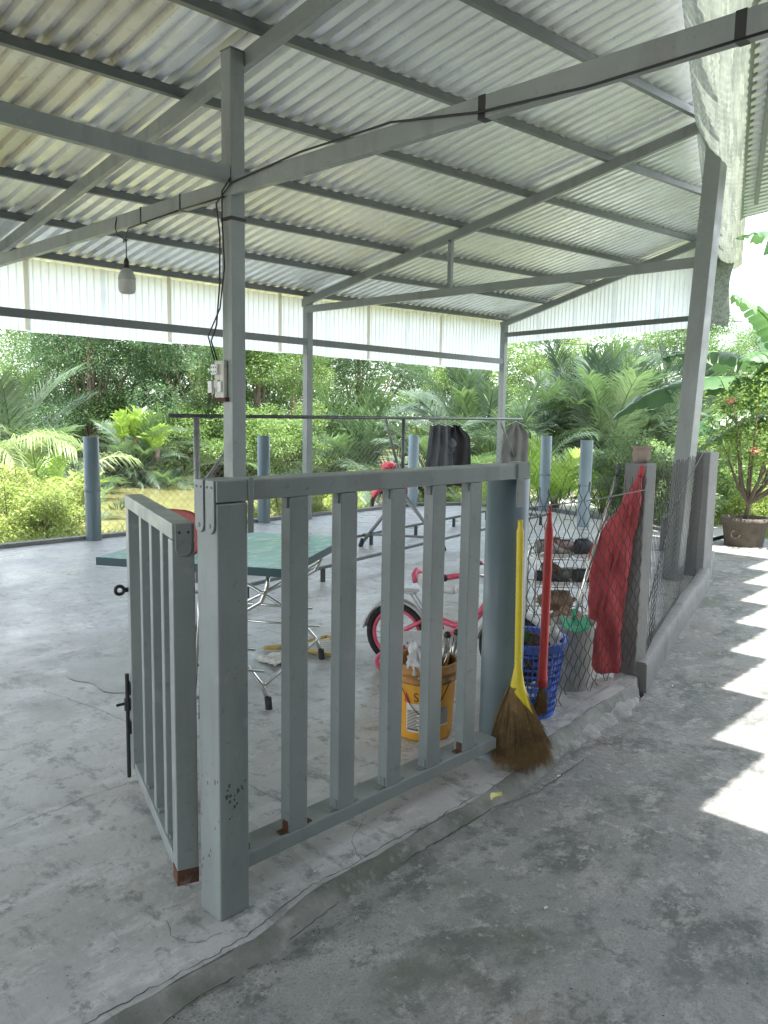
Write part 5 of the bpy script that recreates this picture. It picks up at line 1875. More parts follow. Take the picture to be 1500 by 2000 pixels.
ob('exhaust', mb, M['dark_metal'], mo, smooth=True)

# fallen leaves and scraps on the path
for (x, y, lab, s, m_) in ((2.47, 1.74, 'curled yellow green leaf fallen by the slab edge', 0.035, LM['fallen']), (2.05, 1.24, 'tiny pale scrap lying on the path', 0.010, M['paper']), (2.9, 1.72, 'small white chip beside the broom bristles', 0.012, M['paper']), (4.55, 1.95, 'small pale pebble on the path by the low wall', 0.014, M['paper']), (1.62, 1.85, 'white speck on the slab beneath the railing', 0.008, M['paper'])):
    mb = MB()
    zz = (path_z(x) if y < edge_y(x) - 0.07 else 0.0) + 0.006
    mb.grid(lambda u, v: (x + s * (2 * u - 1), y + s * 0.55 * (2 * v - 1) * math.sin(math.pi * min(1, 0.12 + u * 0.86)), zz + s * 0.35 * (2 * v - 1) ** 2 + s * 0.12 * math.sin(u * 6)), 8, 4)
    tag(ob('fallen_leaf' if m_ is LM['fallen'] else 'litter_scrap', mb, m_, smooth=True), lab, 'leaf' if m_ is LM['fallen'] else 'litter')


# ------------------------------------------------------------------ vegetation
def mesh_np(name, V, F, m):
    """V (n,3), F (k,4) or (k,3) numpy arrays"""
    me = bpy.data.meshes.new(name)
    k = F.shape[1]
    me.vertices.add(len(V))
    me.vertices.foreach_set('co', V.astype(np.float32).ravel())
    me.loops.add(F.size)
    me.loops.foreach_set('vertex_index', F.astype(np.int32).ravel())
    me.polygons.add(len(F))
    me.polygons.foreach_set('loop_start', np.arange(0, F.size, k, dtype=np.int32))
    me.update(calc_edges=True)
    me.validate()
    for q in (m if isinstance(m, (list, tuple)) else [m]):
        me.materials.append(q)
    return me


def unit(a):
    return a / (np.linalg.norm(a, axis=1, keepdims=True) + 1e-9)


def leaves_np(P, size, seed, up=0.55, aspect=0.45, outward=None):
    """rhombic leaves (two folded halves as one quad) at points P"""
    g = np.random.default_rng(seed)
    n_ = len(P)
    d = g.normal(size=(n_, 3))
    d[:, 2] *= 0.5
    if outward is not None:
        d += outward * 0.9
    d[:, 2] -= 0.25
    d = unit(d)
    nrm = g.normal(size=(n_, 3)) * (1 - up)
    nrm[:, 2] += up * 1.6
    s = unit(np.cross(d, nrm))
    nn = np.cross(s, d)
    L = (size * g.uniform(0.6, 1.25, n_))[:, None]
    w = L * aspect
    tip = P + d * L - nn * L * 0.12
    mid = P + d * L * 0.45 + nn * L * 0.05
    V = np.stack([P, mid + s * w * 0.5, tip, mid - s * w * 0.5], 1).reshape(-1, 3)
    F = np.arange(n_ * 4).reshape(-1, 4)
    return V, F


def clump_points(n_, clumps, seed, shell=0.55):
    """points spread in the outer part of ellipsoid clumps [(cx,cy,cz,rx,ry,rz)]"""
    g = np.random.default_rng(seed)
    c = np.array(clumps)
    wt_ = c[:, 3] * c[:, 4]
    ci = g.choice(len(c), n_, p=wt_ / wt_.sum())
    d = unit(g.normal(size=(n_, 3)))
    r_ = (shell + (1 - shell) * g.random(n_)) ** 0.8 * g.uniform(0.85, 1.12, n_)
    P = c[ci, :3] + d * c[ci, 3:6] * r_[:, None]
    return P, d


def crown_clumps(w, h, z0, seed, k=16, size=0.34):
    g = random.Random(seed)
    out = []
    for i in range(k):
        a = g.uniform(0, 6.28)
        zz = g.random()
        rad = w * math.sqrt(g.random()) * (0.55 + 0.45 * math.sin(math.pi * min(1, zz * 0.9 + 0.1)))
        s = w * size * g.uniform(0.7, 1.3)
        out.append((rad * math.cos(a), rad * math.sin(a), z0 + h * zz, s, s, s * g.uniform(0.6, 0.9)))
    return out


def tree_meshes(seed, w, h, z0, nl, ls, m):
    cl = crown_clumps(w, h, z0, seed, 48, 0.29)
    P, d = clump_points(nl, cl, seed)
    V, F = leaves_np(P, ls, seed + 1, outward=d)
    crown = mesh_np('crown', V, F, m)
    mb = MB()
    g = random.Random(seed)
    mb.tube([(0, 0, -0.3), (0.05, 0.03, z0 * 0.5), (0.0, 0.05, z0 + h * 0.35), (0.1, 0, z0 + h * 0.75)], [0.16, 0.13, 0.09, 0.03], 8)
    for c in cl[:10]:
        z1 = z0 * g.uniform(0.5, 1.0)
        mb.tube([(0.03, 0.03, z1), (c[0] * 0.5, c[1] * 0.5, (z1 + c[2]) / 2 + 0.1), (c[0], c[1], c[2])], [0.06, 0.04, 0.015], 6)
    tr = mb.mesh('trunk')
    tr.materials.append(M['bark'])
    return crown, tr


TREES = {'a': tree_meshes(101, 2.6, 5.4, 0.3, 62000, 0.088, LM['tree']), 'b': tree_meshes(102, 2.4, 6.0, 0.3, 62000, 0.082, LM['treedark']), 'c': tree_meshes(103, 2.2, 4.8, 0.3, 52000, 0.085, LM['treelight'])}
tree_spots = [
    (180, 29, 'b', 1.15, 'dense dark green tree rising left of the nipa clump'), (285, 31, 'a', 1.2, 'mid green bushy tree directly behind the nipa clump'),
    (390, 28, 'b', 1.05, 'dark leafy tree left of the tall steel post'), (505, 27, 'c', 1.0, 'light green tree seen just right of the tall steel post'),
    (95, 33, 'a', 1.0, 'hazy green tree behind the coconut fronds'), (570, 33, 'a', 1.15, 'green tree behind the wall post'),
    (700, 36, 'b', 1.1, 'dark tree behind the palms right of the wall post'), (1040, 38, 'c', 1.15, 'light green tree right of the corner post'),
    (1330, 40, 'a', 1.25, 'tall hazy tree behind the banana leaves'), (1480, 42, 'a', 1.15, 'spreading tree top against the sky at the right'),
    (880, 40, 'c', 1.1, 'pale tree crown above the middle palms')]
for px, d_, kd, sc, lab in tree_spots:
    x, y = at(px, d_)
    t = thing('tree', lab, 'tree', (x, y, terrain_z(x, y)), rnd.uniform(0, 6), 'trees beyond the pond', (sc * rnd.uniform(0.95, 1.1), sc * rnd.uniform(0.95, 1.1), sc))
    link('crown', TREES[kd][0], None, t)
    link('trunk', TREES[kd][1], None, t)

# far woodland as one mass
g = np.random.default_rng(5)
cl = []
for i in range(90):
    px = -300 + 2150 * i / 89
    d_ = 45 + rnd.uniform(-3, 6)
    x, y = at(px, d_)
    hgt = rnd.uniform(4.0, 5.4) if px < 1380 else rnd.uniform(1.6, 2.6)
    cl.append((x, y, hgt * 0.55, 2.2, 2.2, hgt))
P, d = clump_points(150000, cl, 6, 0.5)
V, F = leaves_np(P, 0.24, 7, outward=d)
tag(link('far_woodland', mesh_np('far_woodland', V, F, LM['tree'])), 'hazy green wood closing the view behind the trees', kind='stuff')


def frond(L, npair, ll, ang0, droop, seed, twist=0.0, vee=0.5, tipdroop=0.5, lw=0.035):
    """pinnate frond leaving the origin along +x / up; returns V, F(quads)"""
    g = np.random.default_rng(seed)
    V, F = [], []

    def rach(t):
        a = ang0 - droop * t * t
        # integrate the curving stem
        k = 12
        x = z = 0.0
        for i in range(k):
            s = t * (i + 0.5) / k
            aa = ang0 - droop * s * s
            x += math.cos(aa) * L * t / k
            z += math.sin(aa) * L * t / k
        return np.array((x, 0.0, z)), a
    prev = None
    nseg = 10
    for i in range(nseg + 1):
        p, a = rach(i / nseg)
        r_ = 0.028 * (1 - 0.85 * i / nseg) * (L / 3.2)
        nvec = np.array((-math.sin(a), 0, math.cos(a)))
        b = len(V)
        V += [p + np.array((0, r_, 0)), p + nvec * r_, p + np.array((0, -r_, 0))]
        if i:
            for k in range(3):
                F.append((b - 3 + k, b - 3 + (k + 1) % 3, b + (k + 1) % 3, b + k))
    for i in range(npair):
        t = 0.16 + 0.84 * (i + 0.5) / npair
        p, a = rach(t)
        tang = np.array((math.cos(a), 0, math.sin(a)))
        nvec = np.array((-math.sin(a), 0, math.cos(a)))
        le = ll * (0.45 + 0.75 * math.sin(math.pi * (0.12 + 0.80 * t))) * g.uniform(0.85, 1.1)
        for sgn in (-1, 1):
            if g.random() < 0.04:
                continue
            side = np.array((0, sgn, 0.0))
            fw = 0.55 + 0.45 * t + g.normal() * 0.06
            dirv = side * (0.85 - 0.25 * t) + tang * fw + nvec * (vee + g.normal() * 0.09)
            dirv /= np.linalg.norm(dirv)
            w = lw * g.uniform(0.8, 1.2)
            cross = np.cross(dirv, nvec)
            cross /= np.linalg.norm(cross) + 1e-9
            wv = cross * w * 0.5 + nvec * w * 0.15 * sgn
            q1 = p + dirv * le * 0.5
            q2 = p + dirv * le + np.array((0, 0, -tipdroop * le * g.uniform(0.5, 1.2)))
            b = len(V)
            V += [p - wv * 0.5, p + wv * 0.5, q1 + wv, q1 - wv, q2 + wv * 0.12, q2 - wv * 0.12]
            F += [(b, b + 1, b + 2, b + 3), (b + 3, b + 2, b + 4, b + 5)]
    return np.array(V), np.array(F)


def frond_mesh(m, *a, **k):
    V, F = frond(*a, **k)
    return mesh_np('frond', V, F, m)


NIPA = [frond_mesh(LM['nipa' if i % 3 else 'nipadark'], 3.9, 62, 0.95, 1.32 - 0.05 * i, 0.65 + 0.14 * i, 200 + i, vee=0.42, tipdroop=0.25, lw=0.042) for i in range(5)]
NIPAD = [frond_mesh(LM['nipadark'], 3.6, 60, 0.85, 1.15, 1.0 + 0.2 * i, 220 + i, vee=0.25, tipdroop=0.4, lw=0.038) for i in range(3)]
COCO = [frond_mesh(LM['coco'], 2.0, 44, 0.55, 1.35 - 0.08 * i, 0.9 + 0.2 * i, 240 + i, vee=0.30, tipdroop=0.25, lw=0.032) for i in range(4)]
COCOP = [frond_mesh(LM['cocopale'], 3.2, 52, 0.75, 1.0, 1.3 + 0.2 * i, 250 + i, vee=0.15, tipdroop=0.55, lw=0.034) for i in range(3)]
FERN = [frond_mesh(LM['fern'], 1.5, 16, 0.42, 1.25, 0.8 + 0.2 * i, 260 + i, vee=0.3, tipdroop=0.2, lw=0.075) for i in range(3)]
DRY = [frond_mesh(LM['dryfrond'], 2.2, 26, 0.6, 0.4, 2.6, 270, vee=-0.1, tipdroop=0.6, lw=0.04)]


def palm(name, label, px, depth, meshes, nf, sc, seed, group, lean=(0.0, 0.55), dz=0.0, dry=0, trunk=0.0):
    r = random.Random(seed)
    x, y = at(px, depth)
    t = thing(name, label, 'palm' if name != 'fern' else 'fern', (x, y, terrain_z(x, y) + dz), 0, group)
    a0 = r.uniform(0, 6.28)
    for i in range(nf):
        f = link('frond', r.choice(meshes), None, t)
        f.location = (r.uniform(-.12, .12) * sc, r.uniform(-.12, .12) * sc, trunk + r.uniform(-0.05, 0.05))
        f.rotation_euler = (r.uniform(-0.25, 0.25), r.uniform(*lean), a0 + i * 2.399 + r.uniform(-0.25, 0.25))
        s_ = sc * r.uniform(0.8, 1.12)
        f.scale = (s_, s_, s_)
    for i in range(dry):
        f = link('dry_frond', DRY[0], None, t)
        f.rotation_euler = (0, r.uniform(0.3, 0.9), r.uniform(0, 6.28))
        f.scale = (sc * 0.8,) * 3
    mb = MB()
    mb.tube([(0, 0, -0.3), (0.02, 0, trunk * 0.6), (0, 0.02, trunk + 0.25)], [0.16 * sc, 0.13 * sc, 0.07 * sc], 8)
    ob('stem', mb, M['bark'], t, smooth=True)
    return t


np_group = 'nipa palms around the pond'
nip = [
    (270, 23.0, NIPA + NIPAD, 30, 0.52, 'round nipa palm clump standing in the water', 0.35, (0.0, 1.25)),
    (228, 22.6, NIPAD, 18, 0.42, 'low nipa clump at the left foot of the round water clump', 0.15, (0.3, 1.2)),
    (318, 22.6, NIPAD + NIPA, 18, 0.45, 'low nipa clump spreading right of the round water clump', 0.15, (0.3, 1.2)),
    (110, 21.0, NIPAD + NIPA, 16, 0.60, 'drooping dark palm above the left pipe post', 0.0, (0.1, 0.7)),
    (640, 24.0, NIPAD, 18, 0.75, 'dark drooping palm just right of the wall post', 0.0, (0.0, 0.7)),
    (705, 25.5, NIPA + NIPAD, 18, 0.95, 'tall upright palm between wall post and hanging clothes', 0.0, (-0.35, 0.4)),
    (770, 22.5, NIPAD, 18, 0.72, 'glossy arching palm above the motorbike', 0.0, (0.0, 0.75)),
    (845, 20.0, NIPA + NIPAD, 18, 0.72, 'broad palm fan directly above the charcoal jacket', 0.0, (-0.2, 0.6)),
    (925, 23.5, NIPA, 18, 0.90, 'tall palm left of the corner post', 0.0, (-0.4, 0.4)),
    (1005, 22.0, NIPA + NIPAD, 16, 0.70, 'bright palm spreading behind the corner post', 0.0, (-0.2, 0.6)),
    (1105, 24.0, NIPA, 20, 0.95, 'tall upright palm behind the bright young coconut', 0.0, (-0.55, 0.25)),
    (1175, 22.0, NIPA + NIPAD, 24, 0.90, 'tallest dark centred palm clump behind the flower pot', 0.0, (-0.6, 0.25)),
    (1250, 23.5, NIPA + NIPAD, 20, 0.92, 'upright palm just left of the leaning steel posts', 0.0, (-0.55, 0.25)),
    (1320, 26.0, NIPA, 18, 1.0, 'palm partly behind the leaning steel posts', 0.0, (-0.5, 0.35)),
    (455, 26.0, NIPAD, 14, 0.6, 'small dark palm low behind the tall steel post', 0.0, (0.1, 0.7)),
    (20, 24.0, NIPA, 14, 1.05, 'tall palm at the far left behind the coconut fronds', 0.3, (-0.4, 0.3)),
    (1390, 27.0, NIPA, 12, 0.9, 'palm seen right of the leaning steel posts', 0.0, (-0.3, 0.5)),
    (645, 17.5, NIPA + NIPAD, 20, 0.45, 'small feathery palm right of the wall post above the shrubs', 0.0, (0.1, 1.1)),
    (735, 18.0, NIPAD, 18, 0.50, 'small dark palm just above the motorbike', 0.0, (0.0, 1.0)),
    (90, 15.0, NIPAD + NIPA, 22, 0.42, 'feathery low palm left of the left pipe post', 0.0, (0.0, 1.1)),
    (15, 16.0, NIPA + NIPAD, 22, 0.50, 'feathery palm low at the left picture edge', 0.0, (-0.1, 1.0)),
    (170, 17.0, NIPAD + NIPA, 20, 0.45, 'low palm directly behind the left pipe post', 0.0, (0.0, 1.1)),
    (1040, 19.0, NIPAD, 16, 0.55, 'low dark palm between corner post and young coconut', 0.0, (0.0, 0.9)),
    (560, 22.5, NIPAD + NIPA, 16, 0.55, 'low palm left of the wall post at the far water edge', 0.0, (0.0, 1.0))]
for i, (px, d_, ms, nf, sc, lab, dz, lean) in enumerate(nip):
    palm('nipa_palm', lab, px, d_, ms, nf, sc, 300 + i, np_group, lean, dz, dry=2 if i in (7, 11) else 0)
palm('coconut_palm', 'bright green young coconut palm just right of the drying rack end', 1085, 14.2, COCO, 9, 0.78, 401, None, (-0.2, 0.55), 0.05, dry=1)
palm('coconut_palm', 'young coconut palm right of the pale fence pipe post', 1180, 13.6, COCO + COCOP[:1], 8, 0.52, 402, None, (-0.2, 0.6), 0.05)
palm('coconut_palm', 'young palm with pale drooping fronds behind the shirt', 925, 13.5, COCO + COCOP[:1], 9, 0.55, 403, None, (-0.1, 0.7), 0.0, dry=2)
palm('coconut_palm', 'coconut palm with long drooping pale fronds cut by the left picture edge', -60, 16.5, COCOP, 12, 0.80, 404, None, (-0.1, 0.6), 0.0, trunk=1.6)
palm('coconut_palm', 'single broad pale green coconut frond clump below the left cladding', 85, 18.0, COCOP + COCO[:1], 8, 0.75, 405, None, (-0.3, 0.4), 0.0, trunk=0.8)
for i, (px, d_, sc, lab) in enumerate([(262, 22.6, 0.62, 'bright fern tuft crowning the round water clump'), (238, 22.4, 0.5, 'bright fern tuft left on the water clump'), (305, 22.4, 0.5, 'bright fern tuft right on the water clump'), (660, 20.0, 0.8, 'bright green fern tuft right of the wall post'), (40, 17.0, 0.9, 'fern tuft among the left bank weeds'), (150, 18.5, 0.8, 'fern tuft behind the left pipe post')]):
    palm('fern', lab, px, d_, FERN, 13, sc, 430 + i, 'mangrove ferns', (-0.55, 0.2), 1.35 if i < 3 else 0.35)

# shrubs and weeds
SH = {}
for nm, m_, ls, nl, w, h in (('weed', 'weed', 0.042, 6500, 0.50, 0.62), ('yellow', 'weedyellow', 0.040, 6000, 0.50, 0.60), ('grey', 'greybush', 0.052, 7000, 0.62, 1.05), ('bush', 'treelight', 0.052, 11000, 0.8, 1.0)):
    out = []
    for v in range(2):
        c = crown_clumps(w, h, 0.10, 500 + v + len(SH) * 7, 18, 0.32)
        P, d = clump_points(nl, c, 510 + v, 0.35)
        V, F = leaves_np(P, ls, 520 + v, outward=d)
        leaf = mesh_np('foliage', V, F, LM[m_])
        mb = MB()
        for q in c[:12]:
            mb.tube([(q[0] * 0.15, q[1] * 0.15, -0.1), (q[0] * 0.6, q[1] * 0.6, q[2] * 0.55), (q[0], q[1], q[2] + 0.1)], [0.010, 0.007, 0.003], 5)
        st_m = mb.mesh('stems')
        st_m.materials.append(M['bark'])
        out.append((leaf, st_m))
    SH[nm] = out
shr = [
    (15, 10.6, 'weed', 1.5, 'tall weed bush at the left picture edge behind the fence'), (75, 10.3, 'weed', 1.3, 'weed bush left of the left pipe post'), (125, 11.2, 'yellow', 1.45, 'yellowish weed bush touching the left pipe post'),
    (35, 12.6, 'yellow', 1.6, 'yellow weed thicket on the bank left of the pipe post'), 
    
    (395, 12.3, 'yellow', 0.72, 'yellow green shrub behind the rack upright'), (428, 12.0, 'weed', 0.70, 'green shrub left of the gate post head'), (500, 12.4, 'weed', 0.85, 'green shrub behind the middle pipe post'),
    (555, 12.3, 'weed', 0.90, 'green shrub between middle pipe post and wall post'), (620, 12.8, 'yellow', 0.85, 'yellow green shrub right of the wall post'), (672, 15.0, 'weed', 0.85, 'green shrub left of the motorbike'),
    (470, 11.6, 'yellow', 0.7, 'low shrub filling under the railing beside the tall post'), (590, 11.9, 'weed', 0.75, 'low shrub behind the first railing gap'),
    (860, 14.6, 'weed', 0.85, 'low green weed below the charcoal jacket'), (905, 14.8, 'yellow', 0.8, 'low yellow weed under the jacket right side'), (960, 15.0, 'weed', 0.9, 'weed bush behind the pipe column'),
    (1060, 15.5, 'yellow', 0.95, 'yellow green bush under the young coconut'), (1110, 16.0, 'weed', 0.9, 'green bush left of the pale fence pipe post'), (1185, 16.5, 'yellow', 0.85, 'yellow weed right of the pale fence pipe post'),
    (1225, 13.2, 'grey', 1.25, 'dark leafy shrub behind the flower pot'), (1290, 12.6, 'grey', 1.35, 'grey green shrub left of the leaning steel posts'), (1335, 13.4, 'grey', 1.3, 'grey green shrub touching the leaning steel posts'),
    (1265, 14.5, 'bush', 1.1, 'light shrub between pot and leaning posts'), (1445, 15.0, 'bush', 1.3, 'light green bush behind the flowering shrub'), (1495, 13.5, 'bush', 1.3, 'bright bush at the right picture edge'),
    (1400, 16.0, 'bush', 1.2, 'light bush seen between posts and flowering shrub'), (330, 26.5, 'bush', 1.7, 'light bush on the far bank right of the water clump'), (420, 25.5, 'bush', 1.8, 'light bush on the far bank left of the tall post'),
    (500, 25.0, 'bush', 1.9, 'light bush on the far bank right of the tall post'), (570, 24.5, 'bush', 1.7, 'light bush on the far bank by the wall post'),
    (1480, 12.2, 'weed', 0.9, 'weed tuft right of the big cement pot'), (1395, 12.4, 'weed', 0.75, 'weed tuft left of the big cement pot')]
for i, (px, d_, kd, sc, lab) in enumerate(shr):
    x, y = at(px, d_)
    t = thing('shrub', lab, 'shrub', (x, y, max(-0.62, terrain_z(x, y))), rnd.uniform(0, 6), 'shrubs and weeds outside the fence', sc)
    lf_, st_m = SH[kd][i % 2]
    link('foliage', lf_, None, t)
    link('stems', st_m, None, t)

# flowering shrub in its big cement pot
x, y = 10.55, 3.72
bp_ = thing('cement_pot', 'big brown cement pot with moulded ring holding the flowering shrub', 'pot', (x, y, -0.14))
mb = MB()
mb.lathe([(0.20, 0.0), (0.23, 0.03), (0.27, 0.33), (0.30, 0.35), (0.30, 0.40), (0.26, 0.405), (0.24, 0.36)], 28)
ob('bowl', mb, M['potcement'], bp_, smooth=True)
mb = MB()
mb.disc(0.25, 0.37, (0, 0), 24)
ob('earth', mb, M['soil'], bp_)
mb = MB()
rdir = Vector((-x, -y, 0)).normalized()
sdv = Vector((-rdir.y, rdir.x, 0))
c = rdir * 0.262 + Vector((0, 0, 0.2)) + sdv * -0.10
mb.tube([c + sdv * (0.05 * math.cos(a)) + Vector((0, 0, 0.05 * math.sin(a))) for a in np.linspace(0, 6.283, 20)], 0.008, 6)
ob('moulded_ring', mb, M['potcement'], bp_, smooth=True)
fs = thing('flowering_shrub', 'bushy shrub with coral flower heads growing from the big cement pot', 'shrub', (x, y, 0.22))
c = [(0.0, 0, 0.95, .45, .45, .35), (0.35, -0.2, 1.0, .4, .4, .3), (-0.3, 0.25, 1.0, .4, .4, .3), (0.45, -0.45, 1.25, .4, .4, .3), (0.1, -0.3, 1.45, .42, .42, .3), (-0.15, 0.2, 1.5, .35, .35, .3), (0.3, 0.3, 1.3, .35, .35, .3), (0.6, -0.7, 0.95, .42, .42, .35), (-0.2, -0.35, 0.85, .3, .3, .25), (0.7, -0.3, 1.55, .4, .4, .3), (0.9, -0.9, 1.5, .45, .45, .4), (0.2, 0.0, 1.75, .3, .3, .25), (1.1, -0.6, 1.1, .45, .45, .4)]
P, d = clump_points(5200, c, 600, 0.2)
V, F = leaves_np(P, 0.062, 601, outward=d, aspect=0.40)
link('foliage', mesh_np('foliage', V, F, LM['flowerbush']), None, fs)
mb = MB()
for q in c:
    k = 0.35
    mb.tube([(0, 0, 0.0), (0.02, -0.02, 0.22), (q[0] * k, q[1] * k, 0.45), (q[0] * 0.8, q[1] * 0.8, q[2] * 0.85), (q[0], q[1], q[2])], [0.030, 0.026, 0.018, 0.010, 0.005], 7)
ob('stems', mb, M['bark'], fs, smooth=True)
rr = random.Random(77)
for i in range(11):
    q = rr.choice(c)
    a = rr.uniform(2.6, 5.2)
    p = np.array((q[0] + q[3] * math.cos(a) * 0.9, q[1] + q[4] * math.sin(a) * 0.9, q[2] + rr.uniform(0, q[5])))
    pts = p + np.clip(np.random.default_rng(i).normal(size=(45, 3)), -1.6, 1.6) * np.array((0.024, 0.024, 0.015))
    V, F = leaves_np(pts, 0.026, i, aspect=0.7)
    link('flower_head', mesh_np('flower_head', V, F, LM['flower']), None, fs)
# a few pink flowers on the shrub left of the posts
pk = thing('flowering_twig', 'thin twig with pink flowers under the banana leaf tip', 'flower', (*at(1335, 11.6), -0.2))
mb = MB()
mb.tube([(0, 0, 0), (0.04, 0.02, 0.9), (-0.02, 0, 1.6), (0.0, 0.05, 2.15)], [0.014, 0.010, 0.007, 0.004], 6)
ob('stem', mb, M['bark'], pk, smooth=True)
for i, (dx, dz) in enumerate(((0.0, 2.15), (-0.03, 1.35), (-0.1, 1.05), (0.12, 1.75))):
    pts = np.array((dx * 0.7, -dx * 0.7, dz)) + np.random.default_rng(40 + i).normal(size=(30, 3)) * 0.028
    V, F = leaves_np(pts, 0.045, 60 + i, aspect=0.7)
    link('flower_head', mesh_np('flower_head', V, F, LM['pinkflower']), None, pk)
P, d = clump_points(260, [(0, 0, 1.1, .25, .25, .5), (0, 0, 1.8, .15, .15, .3)], 66, 0.2)
V, F = leaves_np(P, 0.07, 67, outward=d)
link('foliage', mesh_np('foliage', V, F, LM['greybush']), None, pk)


# banana plant
def banana_leaf(L, W_, ang0, droop, seed, torn=0.35):
    g = random.Random(seed)
    mb = MB()
    n_ = 46
    cent, ang = [], []
    x = z = 0.0
    for i in range(n_ + 1):
        t = i / n_
        a = ang0 - droop * t ** 1.3
        cent.append((x, z))
        ang.append(a)
        x += math.cos(a) * L / n_
        z += math.sin(a) * L / n_

    def wid(t):
        return W_ * (math.sin(math.pi * min(1.0, 0.06 + 0.94 * t)) ** 0.55) if t > 0.0 else 0.0
    for sgn in (-1, 1):
        i = 3
        while i < n_:
            k = g.choice((2, 3, 4, 6)) if g.random() < torn * 2 else 7
            j = min(n_, i + k)
            dr = g.uniform(-0.25, 0.45)
            vs, rows = [], j - i + 1
            for q in range(i, j + 1):
                t = q / n_
                wv = wid(t) * (1 + 0.03 * math.sin(q * 2.0))
                shr_ = 0.012 * ((q == i) - (q == j)) if k < 7 else 0.0
                for s_ in (0.0, 0.33, 0.66, 1.0):
                    y = sgn * wv * s_ * (1 - 0.12 * s_ * max(0, dr))
                    dz = 0.10 * wv * math.sin(math.pi * s_ * 0.6) - wv * s_ * s_ * (0.45 + dr) + 0.008 * math.sin(q * 1.9)
                    cxn, czn = -math.sin(ang[q]), math.cos(ang[q])
                    vs.append((cent[q][0] + cxn * dz + (shr_ + 0.10 * wv) * s_, y, cent[q][1] + czn * dz))
            mb.add(vs, [(a_ * 4 + b_, a_ * 4 + b_ + 1, (a_ + 1) * 4 + b_ + 1, (a_ + 1) * 4 + b_) for a_ in range(rows - 1) for b_ in range(3)])
            i = j
    mid = MB()
    mid.tube([(-0.25 * math.cos(ang0), 0, -0.25 * math.sin(ang0))] + [(c_[0], 0, c_[1] - 0.006) for c_ in cent[::4]], [0.030] + [0.024 * (1 - 0.85 * i / len(cent[::4])) for i in range(len(cent[::4]))], 6)
    return mb.mesh('leaf'), mid.mesh('midrib')


bx, by = at(1545, 11.0)
bt = thing('banana_plant', 'banana plant with broad torn leaves reaching in from the right', 'banana plant', (bx, by, -0.25))
mb = MB()
mb.tube([(0, 0, 0), (0.03, 0.02, 1.1), (0.0, 0.05, 2.4)], [0.13, 0.11, 0.06], 12)
ob('stem', mb, LM['banana'], bt, smooth=True)
toward = math.atan2(math.sin(YAW + math.pi / 2), math.cos(YAW + math.pi / 2))      # the viewer's left
for i, (rz_, L, W_, a0, dr_, z0) in enumerate(((toward + 0.05, 2.75, 0.36, 0.30, 1.10, 2.15), (toward - 0.30, 1.9, 0.32, 0.62, 1.0, 2.25), (toward + 0.35, 1.9, 0.34, 0.10, 0.9, 2.05), (toward + 0.1, 1.6, 0.30, 1.2, 0.9, 2.3), (toward + 1.9, 2.4, 0.32, 0.9, 1.2, 2.2), (toward - 1.8, 2.4, 0.32, 0.9, 1.2, 2.2), (toward - 0.1, 1.5, 0.30, -0.15, 0.7, 1.9), (toward + 3.1, 2.2, 0.30, 0.8, 1.1, 2.1), (toward + 0.6, 1.5, 0.28, 0.8, 1.4, 2.2))):
    lm_, mm_ = banana_leaf(L, W_, a0, dr_, 700 + i)
    lo = link('leaf', lm_, LM['banana'], bt, smooth=True, loc=(0, 0, z0), rz=rz_)
    link('midrib', mm_, LM['coco'], lo, smooth=True)
b2x, b2y = at(1655, 9.3)
bt2 = thing('banana_plant', 'taller banana plant whose leaf tip hangs against the sky beside the gutter', 'banana plant', (b2x, b2y, -0.2))
mb = MB()
mb.tube([(0, 0, 0), (0.03, 0.02, 1.4), (0.0, 0.05, 3.5)], [0.14, 0.12, 0.08], 12)
ob('stem', mb, LM['banana'], bt2, smooth=True)
for i, (rz_, L, W_, a0, dr_, z0) in enumerate(((toward - 0.05, 1.55, 0.30, 0.55, 0.9, 3.5), (toward + 2.0, 2.0, 0.3, 0.9, 1.2, 3.0), (toward - 2.0, 2.0, 0.3, 0.9, 1.2, 3.0), (toward + 3.3, 2.0, 0.3, 0.9, 1.2, 3.0))):
    lm_, mm_ = banana_leaf(L, W_, a0, dr_, 740 + i)
    lo = link('leaf', lm_, LM['banana'], bt2, smooth=True, loc=(0, 0, z0), rz=rz_)
    link('midrib', mm_, LM['coco'], lo, smooth=True)

# overhead cables beyond the shed
for i, (z0, z1, lab) in enumerate(((4.9, 4.75, 'upper overhead cable crossing the sky at the right'), (3.9, 3.8, 'lower overhead cable crossing the tree at the right'))):
    ax_, ay_ = at(900, 24)
    bx_, by_ = at(2300, 24)
    mb = MB()
    mb.tube([(ax_ + (bx_ - ax_) * t, ay_ + (by_ - ay_) * t, z0 + (z1 - z0) * t - 0.5 * math.sin(math.pi * t)) for t in np.linspace(0, 1, 20)], 0.015, 5)
    tag(ob('overhead_cable', mb, M['black'], smooth=True), lab, 'cable')

# grass and weeds on the banks as one mass
g = np.random.default_rng(21)
n_ = 42000
pxs = g.uniform(-150, 1650, n_)
dps = 9.0 + 9.5 * g.random(n_) ** 1.3
lat = (pxs - 750) / FPX * dps
X = dps * math.cos(YAW) + lat * math.sin(YAW)
Y = dps * math.sin(YAW) - lat * math.cos(YAW)


def inside(poly, X, Y):
    r_ = np.zeros(len(X), bool)
    j = len(poly) - 1
    for i in range(len(poly)):
        xi, yi = poly[i]
        xj, yj = poly[j]
        c_ = ((yi > Y) != (yj > Y)) & (X < (xj - xi) * (Y - yi) / (yj - yi + 1e-12) + xi)
        r_ ^= c_
        j = i
    return r_


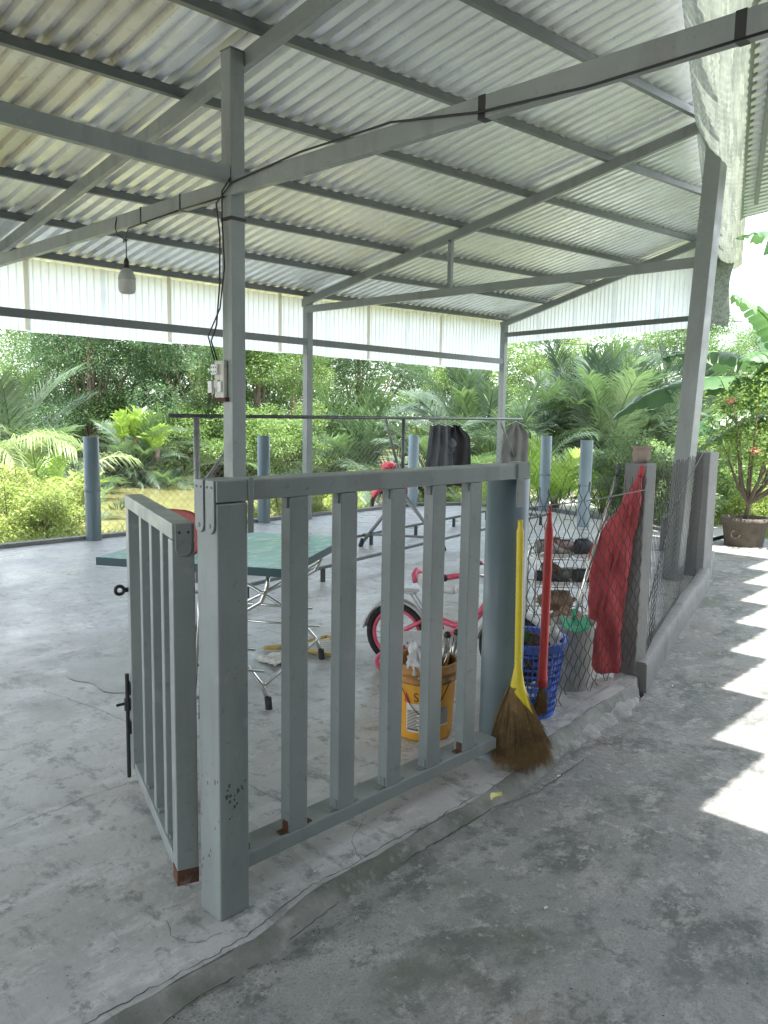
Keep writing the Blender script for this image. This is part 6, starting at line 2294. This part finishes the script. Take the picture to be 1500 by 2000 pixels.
keep = ~inside([(-9, -8), (11.5, -8), (11.5, 4.4), (11.2, 5.5), (11.3, 7), (10.9, 8.6), (9.8, 8.95), (-9, 9.0)], X, Y) & ~inside(lane, X, Y)
X, Y = X[keep], Y[keep]
Z = np.array([terrain_z(a, b) for a, b in zip(X, Y)])
k2 = Z > -0.60
X, Y, Z = X[k2], Y[k2], Z[k2]
n_ = len(X)
P = np.stack([X, Y, Z - 0.01], 1)
d = g.normal(size=(n_, 3)) * 0.35
d[:, 2] = 1
d = unit(d)
s = unit(np.cross(d, g.normal(size=(n_, 3))))
L = (g.uniform(0.10, 0.38, n_))[:, None]
w = g.uniform(0.006, 0.014, n_)[:, None]
bend = g.normal(size=(n_, 3)) * 0.3
bend[:, 2] = 0
V = np.stack([P - s * w, P + s * w, P + d * L * 0.6 + s * w * 0.7, P + d * L * 0.6 - s * w * 0.7, P + d * L + bend * L + s * w * 0.1, P + d * L + bend * L - s * w * 0.1], 1).reshape(-1, 3)
b = np.arange(n_)[:, None] * 6
F = np.concatenate([b + np.array([[0, 1, 2, 3]]), b + np.array([[3, 2, 4, 5]])], 0)
tag(link('bank_grass', mesh_np('bank_grass', V, F, LM['grass'])), 'rough grass and weeds on the banks', kind='stuff')


def scraps(name, label, pts, smin, smax, m, seed):
    r = random.Random(seed)
    mb = MB()
    for (x, y, z) in pts:
        a, L, w = r.uniform(0, 6.28), r.uniform(smin, smax), r.uniform(0.35, 0.8)
        c_, s_ = math.cos(a), math.sin(a)
        q = []
        for (u, v, dz) in ((-1, 0, 0.0), (0, -w, 0.25), (1, 0, 0.1), (0, w, 0.3)):
            q.append((x + L * (u * c_ - v * s_), y + L * (u * s_ + v * c_), z + L * dz * r.uniform(0.3, 1.2)))
        mb.add(q, [(0, 1, 2, 3)])
    return tag(ob(name, mb, m), label, kind='stuff')


r = random.Random(90)
pts = []
for i in range(900):
    x = r.uniform(1.5, 10.0)
    y = 8.92 + abs(r.gauss(0, 0.35))
    pts.append((x, y, max(-0.55, terrain_z(x, y)) + r.uniform(0.0, 0.05)))
scraps('leaf_litter', 'dry brown leaf litter outside the rim kerb', pts, 0.025, 0.06, M['litter'], 91)
pts = []
for i in range(420):
    x, y = r.uniform(0.3, 5.5), r.uniform(0.2, 1.68)
    pts.append((x, y, path_z(x) + 0.006))
for i in range(420):
    x, y = r.uniform(0.3, 4.2), r.uniform(1.9, 5.5)
    pts.append((x, y, 0.0015))
for i in range(260):
    x = r.uniform(0.4, 4.2)
    y = edge_y(x) - r.uniform(0.06, 0.16)
    pts.append((x, y, path_z(x) + 0.007))
scraps('floor_grit', 'fine grit and leaf crumbs scattered over the concrete', pts, 0.0015, 0.0045, M['soil'], 92)
